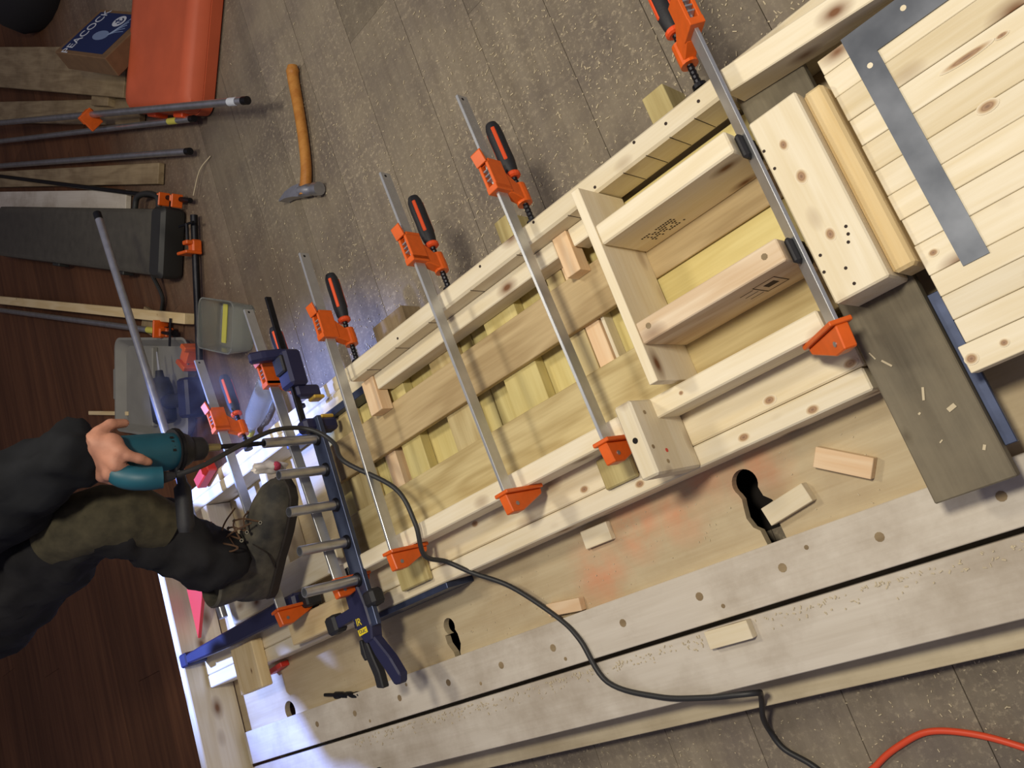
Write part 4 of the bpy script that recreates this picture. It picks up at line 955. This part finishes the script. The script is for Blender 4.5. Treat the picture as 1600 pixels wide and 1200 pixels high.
# boots
def make_boot(parent, heel, toe, z, nm='boot'):
    heel = Vector(heel); toe = Vector(toe); d = (toe - heel); L_ = d.length; a = math.atan2(d.y, d.x)
    s = L_ / .32
    b = bpy.data.objects.new(nm, None); C.objects.link(b); b.parent = parent; b.location = Vector((heel.x, heel.y, z)) - PB; b.rotation_euler = (0, 0, a); b.scale = (s, s, s)
    st = [(-.002, .030, .075, .085), (.02, .040, .09, .10), (.07, .043, .10, .115), (.12, .045, .10, .105), (.16, .050, .085, .088), (.20, .054, .072, .074), (.25, .053, .060, .060), (.29, .043, .046, .046), (.312, .025, .032, .032), (.318, .010, .020, .02)]
    rings = []
    for x, wd, hh, _ in st:
        rg = []
        for k in range(20):
            t_ = 2 * math.pi * k / 20; yy = wd * math.copysign(abs(math.cos(t_)) ** .75, math.cos(t_)); zz = math.sin(t_)
            zz = .022 + (hh * (zz if zz > 0 else 0) ** .8 if zz > 0 else .012 * zz)
            rg.append((x, yy, zz))
        rings.append(rg)
    mb = MB(); mb.loft(rings)
    sh = []
    for z_, cx_, rx, ry in ((.05, .065, .062, .043), (.10, .060, .060, .046), (.13, .052, .056, .046), (.15, .050, .056, .047), (.165, .050, .056, .048), (.17, .050, .050, .042), (.14, .05, .046, .038)):
        sh.append([(cx_ + rx * math.cos(2 * math.pi * k / 20), ry * math.sin(2 * math.pi * k / 20), z_) for k in range(20)])
    mb.loft(sh); up = mb.build('upper', 'leather', b, smooth=True)
    sole = [(x, wd + .006) for x, wd, _, _ in st[:-1]] + [(.325, 0)] ; sole = [(-.008, 0)] + sole
    poly = sole + [(x, -y_) for x, y_ in sole[::-1][1:-1]]
    MB().prism(poly, 'z', .0, .026, .003).build('sole', 'sole', b)
    # tongue, eyelets, laces
    eye = []
    for k in range(5):
        t_ = k / 4
        x = .212 - .078 * t_; zt = .078 + .018 * 0 + .045 * t_ + (.022 if k else 0); yy = .026 + .006 * t_
        eye.append((x, yy, zt))
    for x, yy, zt in eye[:]:
        for sgn in (-1, 1):
            mb = MB(); n_ = Vector((.5, sgn * .55, .7)).normalized(); c = Vector((x + .012, sgn * (yy + .004), zt + .006))
            mb.tube([c - n_ * .003, c + n_ * .002], [.0044, .0044], 10); mb.build('eyelet', 'eyelet', b)
            mb = MB(); mb.tube([c + n_ * .0018, c + n_ * .0024], [.0028, .0028], 8); mb.build('eyelet_hole', 'black_hole', b)
    for k in range(4):
        for sgn in (-1, 1):
            x, yy, zt = eye[k]; x2, y2, z2 = eye[k + 1]
            mb = MB(); mb.tube(spline([(x + .014, sgn * yy, zt + .008), ((x + x2) / 2 + .022, 0, (zt + z2) / 2 + .018), (x2 + .014, -sgn * y2, z2 + .008)], 4), .0022, 6); mb.build('lace', 'lace', b)
    x, yy, zt = eye[-1]
    for sgn in (-1, 1):
        mb = MB(); mb.tube(spline([(x + .03, 0, zt + .02), (x + .05, sgn * .03, zt + .03), (x + .055, sgn * .065, zt + .012), (x + .035, sgn * .045, zt + .022), (x + .03, 0, zt + .02)], 6), .0022, 6); mb.build('lace_bow', 'lace', b)
        mb = MB(); mb.tube(spline([(x + .03, 0, zt + .02), (x + .07, sgn * .02, zt + .005), (x + .10, sgn * .04, zt - .03)], 5), .0020, 6); mb.build('lace_end', 'lace', b)
    mb = MB(); mb.tube(spline([(.10, .050, .03), (.145, .052, .06), (.165, .040, .088), (.17, .0, .099), (.165, -.040, .088), (.145, -.052, .06), (.10, -.050, .03)], 5), .0018, 6); mb.build('vamp_seam', 'sole', b)
    return b
make_boot(ps, (2.085, -.325), (1.845, -.56), .392)
make_boot(ps, (3.17, -.89), (2.88, -.78), .0)

# rags around the jig tubes
def rag(label, c, r, seed, mat='rag'):
    mb = MB(); bmesh.ops.create_icosphere(mb.bm, subdivisions=3, radius=1); rr_ = random.Random(seed)
    ph = [rr_.uniform(0, 6) for _ in range(6)]
    for v in mb.bm.verts:
        k = 1 + .25 * math.sin(5 * v.co.x + ph[0]) * math.cos(4 * v.co.y + ph[1]) + .18 * math.sin(7 * v.co.z + ph[2])
        v.co = Vector((v.co.x * r[0], v.co.y * r[1], v.co.z * r[2])) * k
    return tag(mb.build('rag', mat, None, c, smooth=True), label, 'rag')
rg = rag('crumpled white rag with a pink stain by the boot toe', (1.905, -.615, .405), (.018, .016, .045), 3)
mb = MB(); bmesh.ops.create_icosphere(mb.bm, subdivisions=2, radius=.013); mb.build('pink_stain', 'rag_red', rg, (-.012, .002, -.012))
rag('crumpled white rag under the boot sole by the guide tubes', (1.90, -.315, .285), (.03, .022, .022), 9)

# ------------------------------------------------------------------ drilling smoke
m = bpy.data.materials.new('smoke'); m.use_nodes = True; N = m.node_tree.nodes; L = m.node_tree.links
for n_ in list(N):
    if n_.type == 'BSDF_PRINCIPLED': N.remove(n_)
vol = N.new('ShaderNodeVolumeScatter'); vol.inputs['Color'].default_value = (.85, .88, 1, 1); vol.inputs['Anisotropy'].default_value = .2
tc = N.new('ShaderNodeTexCoord'); nz = N.new('ShaderNodeTexNoise'); nz.inputs['Scale'].default_value = 7; nz.inputs['Detail'].default_value = 4; nz.inputs['Distortion'].default_value = .8
L.new(tc.outputs['Object'], nz.inputs['Vector'])
mr = N.new('ShaderNodeMapRange'); mr.inputs['From Min'].default_value = .48; mr.inputs['From Max'].default_value = .75; mr.inputs['To Max'].default_value = 3.2
L.new(nz.outputs['Fac'], mr.inputs['Value'])
ln = N.new('ShaderNodeVectorMath'); ln.operation = 'LENGTH'; mp = N.new('ShaderNodeMapping'); mp.inputs['Scale'].default_value = (1 / .26, 1 / .20, 1 / .13); L.new(tc.outputs['Object'], mp.inputs['Vector']); L.new(mp.outputs[0], ln.inputs[0])
fo = N.new('ShaderNodeMapRange'); fo.inputs['From Min'].default_value = .25; fo.inputs['From Max'].default_value = 1; fo.inputs['To Min'].default_value = 1; fo.inputs['To Max'].default_value = 0; L.new(ln.outputs['Value'], fo.inputs['Value'])
mu = N.new('ShaderNodeMath'); mu.operation = 'MULTIPLY'; L.new(mr.outputs[0], mu.inputs[0]); L.new(fo.outputs[0], mu.inputs[1]); L.new(mu.outputs[0], vol.inputs['Density'])
L.new(vol.outputs[0], N['Material Output'].inputs['Volume']); M['smoke'] = m
mb = MB(); bmesh.ops.create_uvsphere(mb.bm, u_segments=16, v_segments=10, radius=1)
for v in mb.bm.verts: v.co = Vector((v.co.x * .26, v.co.y * .20, v.co.z * .13))
tag(mb.build('smoke', 'smoke', None, (2.05, -.92, .46)), 'thin bluish smoke drifting beside the drill', 'smoke', kind='stuff')
